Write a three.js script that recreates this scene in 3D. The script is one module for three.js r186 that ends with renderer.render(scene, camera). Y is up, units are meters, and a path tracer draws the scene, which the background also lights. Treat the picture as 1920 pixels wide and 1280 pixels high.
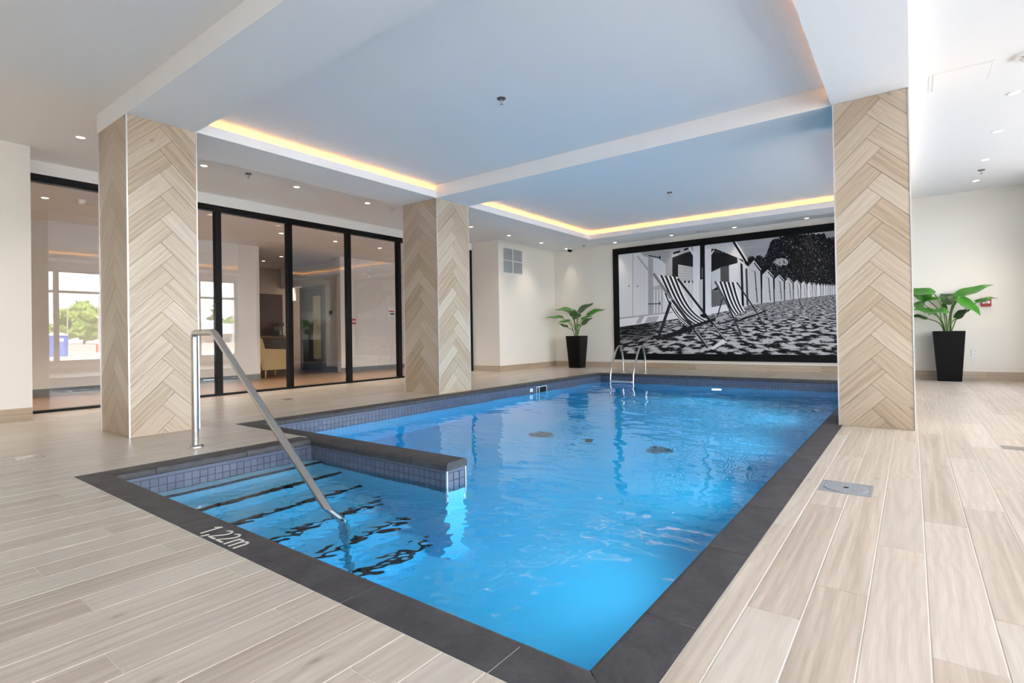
import * as THREE from 'three';
import { RectAreaLightUniformsLib } from 'three/addons/lights/RectAreaLightUniformsLib.js';
import { mergeGeometries, toCreasedNormals } from 'three/addons/utils/BufferGeometryUtils.js';
import { RoundedBoxGeometry } from 'three/addons/geometries/RoundedBoxGeometry.js';
import { FontLoader } from 'three/addons/loaders/FontLoader.js';
import { TextGeometry } from 'three/addons/geometries/TextGeometry.js';
import { createNoise2D, createNoise3D } from 'simplex-noise';

// ---------------------------------------------------------------- camera, sky, exposure
const scene = new THREE.Scene();
const renderer = new THREE.WebGLRenderer({ antialias: true });
renderer.toneMapping = THREE.LinearToneMapping;
renderer.toneMappingExposure = 2.2;
renderer.shadowMap.enabled = true;
RectAreaLightUniformsLib.init();

const F = 1001.786, CX = 960, CY = 619.276, EYE = 0.85;
const camera = new THREE.PerspectiveCamera(THREE.MathUtils.radToDeg(2 * Math.atan(640 / F)), 1.5, 0.05, 600);
camera.rotation.set(0.0076294, 0.6427774, -0.0165994, 'YXZ');
camera.position.set(0, EYE, 0);
camera.setViewOffset(1920, 1280, 0, 640 - CY, 1920, 1280);
camera.updateMatrixWorld(true);
const camRot = new THREE.Matrix4().extractRotation(camera.matrixWorld);
const rayOf = (u, v) => new THREE.Vector3((u - CX) / F, -(v - CY) / F, -1).applyMatrix4(camRot);
const onY = (u, v, y = 0) => { const d = rayOf(u, v), t = (y - EYE) / d.y; return new THREE.Vector3(d.x * t, y, d.z * t); };
const onZ = (u, v, z) => { const d = rayOf(u, v), t = z / d.z; return new THREE.Vector3(d.x * t, EYE + d.y * t, z); };
const onX = (u, v, x) => { const d = rayOf(u, v), t = x / d.x; return new THREE.Vector3(x, EYE + d.y * t, d.z * t); };
const camInv = camRot.clone().invert();
const toPx = (x, y, z) => { const q = new THREE.Vector3(x, y - EYE, z).applyMatrix4(camInv); return [CX + F * q.x / -q.z, CY - F * q.y / -q.z, -q.z]; };

// seeded random numbers
function rng(seed) { let s = seed | 0; return () => { s = (s + 0x6d2b79f5) | 0; let t = Math.imul(s ^ (s >>> 15), 1 | s); t = (t + Math.imul(t ^ (t >>> 7), 61 | t)) ^ t; return ((t ^ (t >>> 14)) >>> 0) / 4294967296; }; }
const R = rng(7);
const n2 = createNoise2D(rng(11)), n3 = createNoise3D(rng(12));
const fbm = (x, y, o = 4) => { let s = 0, a = 0.5; for (let i = 0; i < o; i++) { s += a * n2(x, y); x = x * 2.03 + 5.1; y = y * 2.03 + 1.7; a *= 0.5; } return s; };
const lerp = (a, b, t) => a + (b - a) * t, clamp = (x, a = 0, b = 1) => Math.min(b, Math.max(a, x)), smooth = (a, b, x) => { const t = clamp((x - a) / (b - a)); return t * t * (3 - 2 * t); };

// daylight: a bright sky with broken cloud, the same all round
{
  const W = 1024, H = 512, d = new Float32Array(W * H * 4);
  for (let j = 0; j < H; j++) {
    const el = ((j + 0.5) / H - 0.5) * Math.PI, y = Math.sin(el);
    for (let i = 0; i < W; i++) {
      const az = ((i + 0.5) / W) * 2 * Math.PI, k = 1 / (Math.max(y, 0) + 0.16);
      const px = Math.cos(el) * Math.cos(az) * k, pz = Math.cos(el) * Math.sin(az) * k;
      const c = smooth(-0.22, 0.3, fbm(px * 0.9 + 3, pz * 0.9 + 8, 6));
      const b = smooth(0.1, 0.6, Math.max(y, 0)), cl = lerp(1.75, 0.5, b);
      const sky = [lerp(1.38, 0.14, b), lerp(1.52, 0.30, b), lerp(1.64, 0.62, b)];
      for (let q = 0; q < 3; q++) d[(j * W + i) * 4 + q] = y < 0 ? [0.5, 0.49, 0.46][q] : lerp(sky[q], cl, c);
      d[(j * W + i) * 4 + 3] = 1;
    }
  }
  const t = new THREE.DataTexture(d, W, H, THREE.RGBAFormat, THREE.FloatType);
  t.mapping = THREE.EquirectangularReflectionMapping; t.magFilter = THREE.LinearFilter; t.colorSpace = THREE.LinearSRGBColorSpace; t.needsUpdate = true;
  scene.background = t;
  scene.backgroundIntensity = 3.6;
}
// the sun stands behind the building and lights the site outside; none of it enters through the windows
{
  const sun = new THREE.DirectionalLight('#fff8f0', 18);
  sun.position.set(-60, 110, 22); sun.target.position.set(0, 0, 0); sun.castShadow = true;
  Object.assign(sun.shadow.camera, { left: -200, right: 200, top: 200, bottom: -200, near: 1, far: 400 }); sun.shadow.mapSize.set(4096, 4096);
  scene.add(sun, sun.target);
}

// ---------------------------------------------------------------- main measures (metres)
const CEIL = 3.03, BEAM = 2.85, GLASS = -8.411, WINX = 1.8, FARZ = -12.02, FARZ2 = -11.3, FRONTZ = 5.0, STUBX = -7.809, STUBZ = -1.55, BUMPX = -7.56, BUMPZ = -9.62;
const POOL = { xr: -0.66, xl: -5.295, zf: -10.17, zn: -1.19, xs: -4.09, zd: -2.77, zd2: -2.6, xd: -2.51, water: -0.17, floor: -1.37, cw: 0.155 };
const COL = [
  { x0: -6.21, x1: -5.488, z0: -2.302, z1: -1.731, label: 'herringbone wood-look tiled column beside the swimming pool entry steps' },
  { x0: -6.21, x1: -5.488, z0: -6.244, z1: -5.553, label: 'herringbone wood-look tiled column between the glass wall and the long pool side' },
  { x0: -0.533, x1: 0.009, z0: -6.22, z1: -5.537, label: 'herringbone wood-look tiled column on the window side of the pool' },
];

// ---------------------------------------------------------------- helpers
const used = {};
const numbered = (n) => { used[n] = (used[n] ?? -1) + 1; return used[n] ? n + '_' + String(used[n]).padStart(3, '0') : n; };
function thing(name, label, category, pos = [0, 0, 0], group) {
  const g = new THREE.Group(); g.name = numbered(name); g.position.set(...pos); g.userData = { label, category };
  if (group) g.userData.group = group;
  scene.add(g); return g;
}
function struct(name) { const g = new THREE.Group(); g.name = name; g.userData = { kind: 'structure' }; scene.add(g); return g; }
function part(parent, name, geo, mat, label) { const m = new THREE.Mesh(geo, mat); m.name = name; if (label) m.userData.label = label; parent.add(m); return m; }
const bx = (x0, x1, y0, y1, z0, z1) => new THREE.BoxGeometry(Math.abs(x1 - x0), Math.abs(y1 - y0), Math.abs(z1 - z0)).translate((x0 + x1) / 2, (y0 + y1) / 2, (z0 + z1) / 2);
const rbx = (x0, x1, y0, y1, z0, z1, r = 0.01, s = 3) => new RoundedBoxGeometry(Math.abs(x1 - x0), Math.abs(y1 - y0), Math.abs(z1 - z0), s, r).translate((x0 + x1) / 2, (y0 + y1) / 2, (z0 + z1) / 2);
const merge = (list) => mergeGeometries(list.map((g) => { const q = g.index ? g.toNonIndexed() : g; return q; }), false);
const cyl = (r0, r1, h, x, y, z, seg = 24) => new THREE.CylinderGeometry(r1, r0, h, seg).translate(x, y + h / 2, z);
function pipe(pts, r, fillet = 0.05, seg = 14) {
  const p = pts.map((a) => new THREE.Vector3(...a)), path = new THREE.CurvePath();
  let from = p[0], length = 0;
  for (let i = 1; i < p.length; i++) {
    if (i === p.length - 1) { path.add(new THREE.LineCurve3(from, p[i])); break; }
    const a = p[i - 1].clone().sub(p[i]), b = p[i + 1].clone().sub(p[i]), f = Math.min(fillet, a.length() * 0.49, b.length() * 0.49);
    const q0 = p[i].clone().addScaledVector(a.normalize(), f), q1 = p[i].clone().addScaledVector(b.normalize(), f);
    path.add(new THREE.LineCurve3(from, q0)); path.add(new THREE.QuadraticBezierCurve3(q0, p[i], q1)); from = q1;
  }
  length = path.getLength();
  path.arcLengthDivisions = 600;
  const g = new THREE.TubeGeometry(path, Math.max(24, Math.round(length / 0.02)), r, seg, false);
  return g;
}
const V = (x, y, z) => new THREE.Vector3(x, y, z);
const std = (o) => new THREE.MeshStandardMaterial(o);
const phys = (o) => new THREE.MeshPhysicalMaterial(o);
function dataTex(W, H, f, { srgb = true, wrap = true } = {}) {
  const d = new Uint8Array(W * H * 4);
  for (let y = 0; y < H; y++) for (let x = 0; x < W; x++) { const c = f(x, y), o = (y * W + x) * 4; d[o] = clamp(c[0], 0, 255); d[o + 1] = clamp(c[1], 0, 255); d[o + 2] = clamp(c[2], 0, 255); d[o + 3] = 255; }
  const t = new THREE.DataTexture(d, W, H); t.magFilter = THREE.LinearFilter; t.minFilter = THREE.LinearMipmapLinearFilter; t.generateMipmaps = true;
  if (srgb) t.colorSpace = THREE.SRGBColorSpace;
  if (wrap) t.wrapS = t.wrapT = THREE.RepeatWrapping;
  t.needsUpdate = true; return t;
}

// ---------------------------------------------------------------- materials
// wood-look porcelain: eight plank faces in one sheet, each 1.22 m by 0.15 m
const ROWS = 8, PLANK_L = 1.22, PLANK_W = 0.15;
const woodTex = (() => {
  const W = 2048, H = 1024, rh = H / ROWS;
  const tone = [[208, 198, 186], [205, 194, 181], [211, 202, 191], [203, 191, 178], [209, 199, 188], [206, 196, 183], [212, 204, 194], [204, 193, 180]];
  const knots = [[0.3, 0.6], null, null, null, null, [0.66, 0.35], null, null];
  return dataTex(W, H, (x, y) => {
    const r = Math.floor(y / rh), a = (x / W) * PLANK_L, b = ((y % rh) / rh) * PLANK_W;
    const per = (s, t, o) => { const m = smooth(1.0, PLANK_L, a); return lerp(fbm(a * s + r * 17, b * t + r * 5, o), fbm((a - PLANK_L) * s + r * 17, b * t + r * 5, o), m); };
    let bb = b + 0.02 * per(1.1, 5, 3);
    let ring;
    if (r % 3 === 0) { const da = a - 0.5 - 0.1 * r, db = bb - 0.075; ring = Math.sqrt(da * da * 0.0035 + db * db) * 62; } else ring = bb * 55 + per(2.2, 3, 2) * 1.4;
    if (knots[r]) { const da = a - knots[r][0] * PLANK_L, db = b - knots[r][1] * PLANK_W; ring += 2.6 * Math.exp(-(da * da / 0.004 + db * db / 0.0004)); }
    const band = 0.5 + 0.5 * Math.sin(ring * 2 * Math.PI * 0.55 + per(5, 40, 2) * 1.2);
    const fibre = per(4.5, 430, 3), wide = per(0.55, 30, 4);
    let v = 1 - 0.038 * band * band + 0.05 * fibre + 0.075 * [1, 1.6, 0.8, 1.9, 1, 1.3, 0.7, 1.5][r] * wide;
    if (knots[r]) { const da = a - knots[r][0] * PLANK_L, db = b - knots[r][1] * PLANK_W, k = Math.exp(-(da * da / 0.0004 + db * db / 0.00008)); v -= 0.16 * k; }
    const warm = clamp(1 - v, -0.1, 0.4);
    return [tone[r][0] * v, tone[r][1] * (v - warm * 0.10), tone[r][2] * (v - warm * 0.22)];
  });
})();
const woodMat = ['#ede3d6', '#e6dacb', '#dfd2c1', '#f0e7db'].map((c) => std({ map: woodTex, color: c, roughness: 0.34 }));
const groutMat = std({ color: '#d9d4cd', roughness: 0.8 });
const darkGroutMat = std({ color: '#6f685f', roughness: 0.85 });
const stoneTex = dataTex(1024, 1024, (x, y) => {
  const s = fbm(x / 210, y / 210, 5) * 16 + fbm(x / 40 + 9, y / 40, 3) * 9 + (n2(x * 0.37, y * 0.37) > 0.83 ? 26 : 0) + n2(x * 0.9, y * 0.9) * 7;
  return [64 + s, 62 + s, 65 + s];
});
const stoneBump = dataTex(512, 512, (x, y) => { const v = 128 + n2(x * 0.35, y * 0.35) * 60 + n2(x * 0.8, y * 0.8) * 50; return [v, v, v]; }, { srgb: false });
stoneBump.repeat.set(2, 2);
const stoneMat = std({ map: stoneTex, bumpMap: stoneBump, bumpScale: 0.0006, roughness: 0.55 });
const tileMat = ['#586073', '#555d70', '#5c6477'].map((c) => std({ color: c, roughness: 0.28 }));
const tileGrout = std({ color: '#23262e', roughness: 0.8 });
const linerMat = std({ color: new THREE.Color().setRGB(0.34, 0.69, 0.85), roughness: 0.7 });
const stepTileMat = std({ color: '#15161b', roughness: 0.35 });
const wallMat = std({ color: '#ebe5db', roughness: 0.75 });
const wallWhite = std({ color: '#eeebe6', roughness: 0.75 });
const ceilMat = std({ color: '#f0efee', roughness: 0.75 });
const blackMetal = phys({ color: '#08080a', roughness: 0.5, specularIntensity: 0.45 });
const steel = std({ color: '#c9c6c2', roughness: 0.26, metalness: 1 });
const alu = std({ color: '#e6e6e6', roughness: 0.35, metalness: 0.85 });
const whitePlastic = std({ color: '#eceae6', roughness: 0.4 });
const blackGloss = phys({ color: '#050506', roughness: 0.35, specularIntensity: 0.35 });
const redPaint = std({ color: '#a3141a', roughness: 0.35 });
const glassMat = phys({ color: '#ffffff', transmission: 1, roughness: 0, thickness: 0, ior: 1.62 });
const windowGlass = phys({ color: '#ffffff', transmission: 1, roughness: 0, thickness: 0, ior: 1.5 });
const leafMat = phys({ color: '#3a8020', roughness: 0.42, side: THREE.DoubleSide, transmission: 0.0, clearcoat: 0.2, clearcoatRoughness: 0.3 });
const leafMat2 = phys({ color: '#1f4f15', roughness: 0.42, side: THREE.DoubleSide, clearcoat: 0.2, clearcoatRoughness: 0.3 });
const stemMat = std({ color: '#5c7a34', roughness: 0.55 });
const soilMat = std({ color: '#2a2018', roughness: 1 });
const lampGlow = std({ color: '#ffffff', emissive: '#fff0d8', emissiveIntensity: 3.2 });
const darkHole = std({ color: '#0a0a0b', roughness: 0.9 });

// ---------------------------------------------------------------- floor: planks in rows along z
const obstacles = [
  [POOL.xl - POOL.cw, POOL.xr + POOL.cw, POOL.zf - POOL.cw, POOL.zd + 0.17], [POOL.xs - POOL.cw, POOL.xr + POOL.cw, POOL.zd2 - 0.1, POOL.zn + POOL.cw],
  ...COL.map((c) => [c.x0, c.x1, c.z0, c.z1]),
  [-9, STUBX, STUBZ, FRONTZ + 1], [-9, BUMPX, -13, BUMPZ], [-0.3, 3, -13, FARZ2], [-9, GLASS + 0.045, -13, 4],
];
const LIDS = [{ x0: -0.418, x1: -0.178, z0: -3.475, z1: -3.235 }];
for (const l of LIDS) obstacles.push([l.x0, l.x1, l.z0, l.z1]);
const DRAINS = [[-5.24, -1.02], [-7.016, -4.083], [-5.75, -8.012], [0.56, -5.08]];
for (const [x, z] of DRAINS) obstacles.push([x - 0.075, x + 0.075, z - 0.075, z + 0.075]);
const floor = struct('floor');
const plankGeo = new Map();
// a plank is one or more rectangles [x0, x1, z0, z1, open edges]; an open edge runs on into the next rectangle of the same plank
function plankShape(rects, row, flip) {
  const key = rects.map((r) => r.map((v) => v.toFixed(4)).join()).join('|') + '|' + row + '|' + flip;
  if (!plankGeo.has(key)) {
    const t = 0.012, P = [], U = [], I = [];
    const uvOf = (x, z) => { let a = z / PLANK_L, b = x / PLANK_W; if (flip & 1) a = 1 - a; if (flip & 2) b = 1 - b; return [a, (row + 0.03 + 0.94 * clamp(b)) / ROWS]; };
    const face = (...q) => { const b = P.length / 3; for (const [x, y, z] of q) { P.push(x, y, z); U.push(...uvOf(x, z)); } for (let i = 1; i < q.length - 1; i++) I.push(b, b + i + 1, b + i); };
    for (const [x0, x1, z0, z1, open] of rects) {
      const J = 0.0016, c = 0.0012, g = (bit) => (open & bit ? 0 : J), h = (bit) => (open & bit ? 0 : J + c);
      const ringPts = (f, y) => [[x0 + f(1), y, z0 + f(4)], [x1 - f(2), y, z0 + f(4)], [x1 - f(2), y, z1 - f(8)], [x0 + f(1), y, z1 - f(8)]];
      const top = ringPts(h, 0), mid = ringPts(g, -c), low = ringPts(g, -t), bits = [4, 2, 8, 1];
      face(...top);
      for (let i = 0; i < 4; i++) { const j = (i + 1) % 4; if (open & bits[i]) continue; face(top[i], mid[i], mid[j], top[j]); face(mid[i], low[i], low[j], mid[j]); }
    }
    const q = new THREE.BufferGeometry(); q.setAttribute('position', new THREE.Float32BufferAttribute(P, 3)); q.setAttribute('uv', new THREE.Float32BufferAttribute(U, 2)); q.setIndex(I);
    q.computeVertexNormals(); plankGeo.set(key, q);
  }
  return plankGeo.get(key);
}
const floorMat = ['#f1efec', '#edebe7', '#e9e6e2', '#f3f1ee'].map((c) => std({ map: woodTex, color: c, roughness: 0.34 }));
{
  const X0 = GLASS + 0.045, X1 = WINX, Z0 = FARZ, Z1 = FRONTZ, planks = [];
  const first = Math.floor((X0 - 0.025) / PLANK_W), last = Math.ceil((X1 - 0.025) / PLANK_W);
  for (let i = first; i < last; i++) {
    const gx = 0.025 + i * PLANK_W, a = Math.max(X0, gx), b = Math.min(X1, gx + PLANK_W);
    if (b - a < 0.01) continue;
    const start = -15.2 + ((i * 5 % 3 + 3) % 3) * PLANK_L / 3 + 0.17 * R();
    for (let z = start; z < Z1; z += PLANK_L) {
      const p = Math.max(Z0, z), q = Math.min(Z1, z + PLANK_L); if (q - p < 0.01) continue;
      const near = obstacles.filter((o) => o[0] < b - 0.004 && o[1] > a + 0.004 && o[2] < q - 0.004 && o[3] > p + 0.004);
      const cuts = [p, q]; for (const o of near) for (const e of [o[2], o[3]]) if (e > p + 0.004 && e < q - 0.004) cuts.push(e);
      cuts.sort((m, n) => m - n);
      const rects = [];
      for (let k = 0; k < cuts.length - 1; k++) {
        const zm = (cuts[k] + cuts[k + 1]) / 2; let free = [[a, b]];
        for (const o of near) if (zm > o[2] && zm < o[3]) free = free.flatMap(([m, n]) => (o[1] <= m || o[0] >= n ? [[m, n]] : [[m, o[0]], [o[1], n]].filter(([u, v]) => v - u > 0.006)));
        for (const [m, n] of free) rects.push([m, n, cuts[k], cuts[k + 1], 0]);
      }
      // split wider rectangles where a narrower neighbour joins, then open the shared edges
      const xs = [...new Set(rects.flatMap((r) => [r[0], r[1]]))].sort((m, n) => m - n), cells = [];
      for (const r of rects) for (let k = 0; k < xs.length - 1; k++) if (xs[k] >= r[0] - 1e-9 && xs[k + 1] <= r[1] + 1e-9) cells.push([xs[k], xs[k + 1], r[2], r[3], 0]);
      const eq = (m, n) => Math.abs(m - n) < 1e-6;
      for (const c of cells) for (const d of cells) if (c !== d) {
        if (eq(c[2], d[2]) && eq(c[3], d[3])) { if (eq(c[0], d[1])) c[4] |= 1; if (eq(c[1], d[0])) c[4] |= 2; }
        if (eq(c[0], d[0]) && eq(c[1], d[1])) { if (eq(c[2], d[3])) c[4] |= 4; if (eq(c[3], d[2])) c[4] |= 8; }
      }
      // loose pieces of one plank become planks of their own
      const left = new Set(cells);
      while (left.size) {
        const group = [left.values().next().value]; left.delete(group[0]);
        for (let k = 0; k < group.length; k++) for (const d of [...left]) { const c = group[k], side = eq(c[2], d[2]) && eq(c[3], d[3]) && (eq(c[0], d[1]) || eq(c[1], d[0])), end = eq(c[0], d[0]) && eq(c[1], d[1]) && (eq(c[2], d[3]) || eq(c[3], d[2])); if (side || end) { group.push(d); left.delete(d); } }
        planks.push({ gx, z, cells: group });
      }
    }
  }
  for (const p of planks) {
    p.row = Math.floor(R() * ROWS); p.flip = Math.floor(R() * 4); p.mat = Math.floor(R() * 4); p.area = 0;
    for (const [x0, x1, z0, z1] of p.cells) {
      const c = [[x0, z0], [x1, z0], [x1, z1], [x0, z1]].map(([x, z]) => toPx(x, 0, z));
      if (!c.some((k) => k[2] > 0.3 && k[0] > -40 && k[0] < 1960 && k[1] > 0 && k[1] < 1340)) continue;
      const q = c.map((k) => (k[2] > 0.3 ? [clamp(k[0], -200, 2120), clamp(k[1], -200, 1480)] : [960, 1480]));
      p.area += Math.abs(q.reduce((m, k, i) => { const n = q[(i + 1) % 4]; return m + k[0] * n[1] - n[0] * k[1]; }, 0)) / 2;
    }
  }
  planks.sort((p, q) => q.area - p.area);
  const rest = [[], [], [], []];
  planks.forEach((p, k) => {
    const g = plankShape(p.cells.map(([m, n, u, v, o]) => [m - p.gx, n - p.gx, u - p.z, v - p.z, o]), p.row, p.flip);
    if (k < 300) part(floor, 'plank', g, floorMat[p.mat]).position.set(p.gx, 0, p.z); else rest[p.mat].push(g.clone().translate(p.gx, 0, p.z));
  });
  const m = part(floor, 'outer_planks', mergeGeometries(rest.map((r) => mergeGeometries(r)), true), floorMat); m.userData.kind = 'stuff';
  // grout bed under the planks, with the pool cut out
  const bed = [[X0 - 0.2, POOL.xl - 0.1, Z0 - 0.2, Z1], [POOL.xl - 0.1, POOL.xr + 0.1, Z0 - 0.2, POOL.zf - 0.1], [POOL.xr + 0.1, X1, Z0 - 0.2, Z1], [POOL.xl - 0.1, POOL.xs - 0.1, POOL.zd + 0.1, Z1], [POOL.xs - 0.1, POOL.xr + 0.1, POOL.zn + 0.1, Z1]];
  part(floor, 'grout_bed', merge(bed.map(([a, b, c, d]) => bx(a, b, -0.12, -0.0018, c, d))), groutMat);
}

// ---------------------------------------------------------------- swimming pool
const pool = thing('swimming_pool', 'rectangular indoor swimming pool with charcoal coping and an entry bay of steps', 'pool');
{
  const { xr, xl, zf, zn, xs, zd, zd2, xd, cw } = POOL, D = POOL.floor, T = -0.045;
  // shell
  const w = 0.12;
  part(pool, 'basin', merge([
    bx(xl - w, xr + w, D - 0.15, D, zf - w, zn + w),
    bx(xl - w, xl, D, T, zf - w, zd), bx(xl - w, xr + w, D, T, zf - w, zf), bx(xr, xr + w, D, T, zf - w, zn + w), bx(xs - w, xr + w, D, T, zn, zn + w),
    bx(xs - w, xs, D, T, zd, zn + w), bx(xl - w, xs, D, T, zd, zd + w), bx(xs, xd, D, T, zd, zd2),
  ]), linerMat);
  // steps going down from the bay's end wall
  const nose = [-3.92, -3.66, -3.40, -3.15, -2.90, -2.66];
  nose.forEach((x, k) => {
    const y = POOL.water - 0.03 - 0.195 * k;
    const s = part(pool, 'step', bx(xs - 0.02, x, D, y, zd2 - 0.02, zn + 0.02), linerMat);
    part(s, 'nosing_strip', merge([bx(x - 0.04, x + 0.004, y - 0.001, y + 0.003, zd2, zn), bx(x - 0.001, x + 0.004, y - 0.025, y + 0.003, zd2, zn)]), stepTileMat);
  });
  // coping stones with a rounded nose; d runs outward from the pool edge
  const prof = [];
  { const r = 0.024, over = 0.018, th = 0.05; for (let i = 0; i <= 6; i++) { const a = Math.PI - (i / 6) * Math.PI / 2; prof.push([-over + r + r * Math.cos(a), -r + r * Math.sin(a)]); } prof.push([cw - 0.002, 0], [cw - 0.002, -th], [-over + 0.006, -th], [-over, -th + 0.006]); }
  const profBoth = []; // the dividing wall's cap: a nose on both sides
  { const r = 0.024, over = 0.016, th = 0.055, B = zd2 - zd; for (let i = 0; i <= 6; i++) { const a = Math.PI - (i / 6) * Math.PI / 2; profBoth.push([-over + r + r * Math.cos(a), -r + r * Math.sin(a)]); } for (let i = 0; i <= 6; i++) { const a = Math.PI / 2 - (i / 6) * Math.PI / 2; profBoth.push([B + over - r + r * Math.cos(a), -r + r * Math.sin(a)]); } profBoth.push([B + over, -th], [-over, -th]); }
  function stone(prof, o, along, out, s0, s1, m0, m1) {
    const P = [], U = [], I = [], n = prof.length, su = R() * 5, sv = R() * 5;
    const at = (d, y, s) => [o[0] + along[0] * s + out[0] * d, y, o[1] + along[1] * s + out[1] * d];
    const flip = along[0] * out[1] - along[1] * out[0] > 0;
    const quad = (...q) => { const b = P.length / 3; for (const [p, u] of q) { P.push(...p); U.push(...u); } for (let i = 1; i < q.length - 1; i++) I.push(b, flip ? b + i : b + i + 1, flip ? b + i + 1 : b + i); };
    const loop = prof.map(([d, y]) => ({ a: at(d, y, s0 + m0 * d), b: at(d, y, s1 + m1 * d), d, y }));
    let run = 0;
    for (let i = 0; i < n; i++) {
      const p = loop[i], q = loop[(i + 1) % n], L = Math.hypot(q.d - p.d, q.y - p.y);
      quad([p.a, [su + s0, sv + run]], [q.a, [su + s0, sv + run + L]], [q.b, [su + s1, sv + run + L]], [p.b, [su + s1, sv + run]]); run += L;
    }
    quad(...loop.map((p) => [p.a, [su + p.d, sv + p.y]]).reverse()); quad(...loop.map((p) => [p.b, [su + p.d, sv + p.y]]));
    const g = new THREE.BufferGeometry(); g.setAttribute('position', new THREE.Float32BufferAttribute(P, 3)); g.setAttribute('uv', new THREE.Float32BufferAttribute(U, 2)); g.setIndex(I);
    return toCreasedNormals(g, 0.7);
  }
  const J = 0.002;
  function course(o, along, out, L, m0, m1, offset = 0.61) {
    const ends = [0]; for (let s = offset; s < L - 0.12; s += 0.61) ends.push(s); ends.push(L);
    for (let k = 0; k < ends.length - 1; k++) part(pool, 'coping_stone', stone(prof, o, along, out, ends[k] + J, ends[k + 1] - J, k ? 0 : m0, k === ends.length - 2 ? m1 : 0), stoneMat);
  }
  course([xs, zn], [1, 0], [0, 1], xr - xs, -1, 1, 0.779);
  course([xr, zn], [0, -1], [1, 0], zn - zf, -1, 1, 0.35);
  course([xr, zf], [-1, 0], [0, -1], xr - xl, -1, 1, 0.5);
  course([xl, zf], [0, 1], [-1, 0], zd - zf, -1, 1, 0.4);
  course([xl, zd], [1, 0], [0, 1], xs - xl, -1, 0, 0.6);
  course([xs, zd2 + 0.005], [0, 1], [-1, 0], zn - zd2 - 0.005, 0, 1, 0.55);
  // dividing wall cap
  for (const [a, b] of [[xs, xs + 0.62], [xs + 0.62, xs + 1.24], [xs + 1.24, xd + 0.016]]) part(pool, 'coping_stone', stone(profBoth, [0, zd], [1, 0], [0, 1], a + J, b - J, 0, 0), stoneMat);
  // joint filler between the stones
  part(pool, 'joint_filler', merge([
    bx(xs - cw + .003, xr + cw - .003, -0.04, -0.002, zn + 0.012, zn + cw - .003), bx(xr + 0.012, xr + cw - .003, -0.04, -0.002, zf - cw + .003, zn + cw - .003), bx(xl - cw + .003, xr + cw - .003, -0.04, -0.002, zf - cw + .003, zf - 0.012),
    bx(xl - cw + .003, xl - 0.012, -0.04, -0.002, zf - cw + .003, zd + cw - .003), bx(xl - cw + .003, xs - 0.003, -0.04, -0.002, zd + 0.012, zd + cw - .003), bx(xs - cw + .003, xs - 0.012, -0.04, -0.002, zd2, zn + cw - .003), bx(xs, xd - 0.01, -0.05, -0.002, zd + 0.012, zd2 - 0.012),
  ]), groutMat);
  // waterline mosaic: rows of small glazed tiles below a plain band
  const P = 0.0525, S = 0.049, th = 0.006, top = -0.076, rows = 4, tiles = [];
  const tileGeo = [bx(-S / 2, S / 2, -S / 2, S / 2, -0.001, th)];
  const beds = [], bands = [];
  function tileWall(o, along, n, L) {
    const ang = Math.atan2(n[0], n[1]);
    const bed = new THREE.BoxGeometry(L, rows * P + 0.035, 0.006).translate(L / 2, top - rows * P / 2 + 0.016, -0.002); // local x along, z out
    const m = new THREE.Matrix4().makeBasis(V(along[0], 0, along[1]), V(0, 1, 0), V(n[0], 0, n[1])).setPosition(o[0], 0, o[1]);
    beds.push(bed.applyMatrix4(m));
    bands.push(new THREE.BoxGeometry(L, 0.026, 0.006).translate(L / 2, top + 0.0145, 0.0025).applyMatrix4(m));
    const nT = Math.round(L / P), pw = L / nT;
    for (let i = 0; i < nT; i++) for (let r = 0; r < rows; r++) {
      const x = o[0] + along[0] * (i + 0.5) * pw, z = o[1] + along[1] * (i + 0.5) * pw, y = top - (r + 0.5) * P;
      const c = toPx(x, y, z), vis = n[0] * -x + n[1] * -z > 0 && c[2] > 0.2 && c[0] > 0 && c[0] < 1920 && c[1] < 1280;
      const face = Math.abs(n[0] * x + n[1] * z) / Math.hypot(x, z);
      tiles.push({ x, y, z, m: m.clone().setPosition(x, y, z), area: vis ? (face / (c[2] * c[2])) * (r < 2 ? 1 : 0.2) : 0, mat: Math.floor(R() * 3) });
    }
  }
  tileWall([xs, zn], [0, -1], [1, 0], zn - zd2);
  tileWall([xs, zd2], [1, 0], [0, 1], xd - xs);
  tileWall([xd, zd2], [0, -1], [1, 0], zd2 - zd);
  tileWall([xd, zd], [-1, 0], [0, -1], xd - xl);
  tileWall([xl, zd], [0, -1], [1, 0], zd - zf);
  tileWall([xl, zf], [1, 0], [0, 1], xr - xl);
  tileWall([xr, zf], [0, 1], [-1, 0], zn - zf);
  tileWall([xr, zn], [-1, 0], [0, -1], xr - xs);
  part(pool, 'tile_bed', merge(beds), tileGrout);
  part(pool, 'plain_tile_band', merge(bands), tileMat[0]);
  tiles.sort((a, b) => b.area - a.area);
  const rest = [[], [], []];
  tiles.forEach((t, k) => {
    if (k < 300) { const m = part(pool, 'waterline_tile', tileGeo[0], tileMat[t.mat]); m.applyMatrix4(t.m); } else rest[t.mat].push(tileGeo[0].clone().applyMatrix4(t.m));
  });
  part(pool, 'outer_waterline_tiles', mergeGeometries(rest.map((r) => mergeGeometries(r)), true), tileMat).userData.kind = 'stuff';
  // metal corner trims on the dividing wall
  for (const z of [zd2 + 0.006, zd - 0.006]) part(pool, 'corner_trim', bx(xd - 0.004, xd + 0.009, -0.4, -0.056, z - 0.005, z + 0.005), alu, 'bright metal corner trim');
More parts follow.
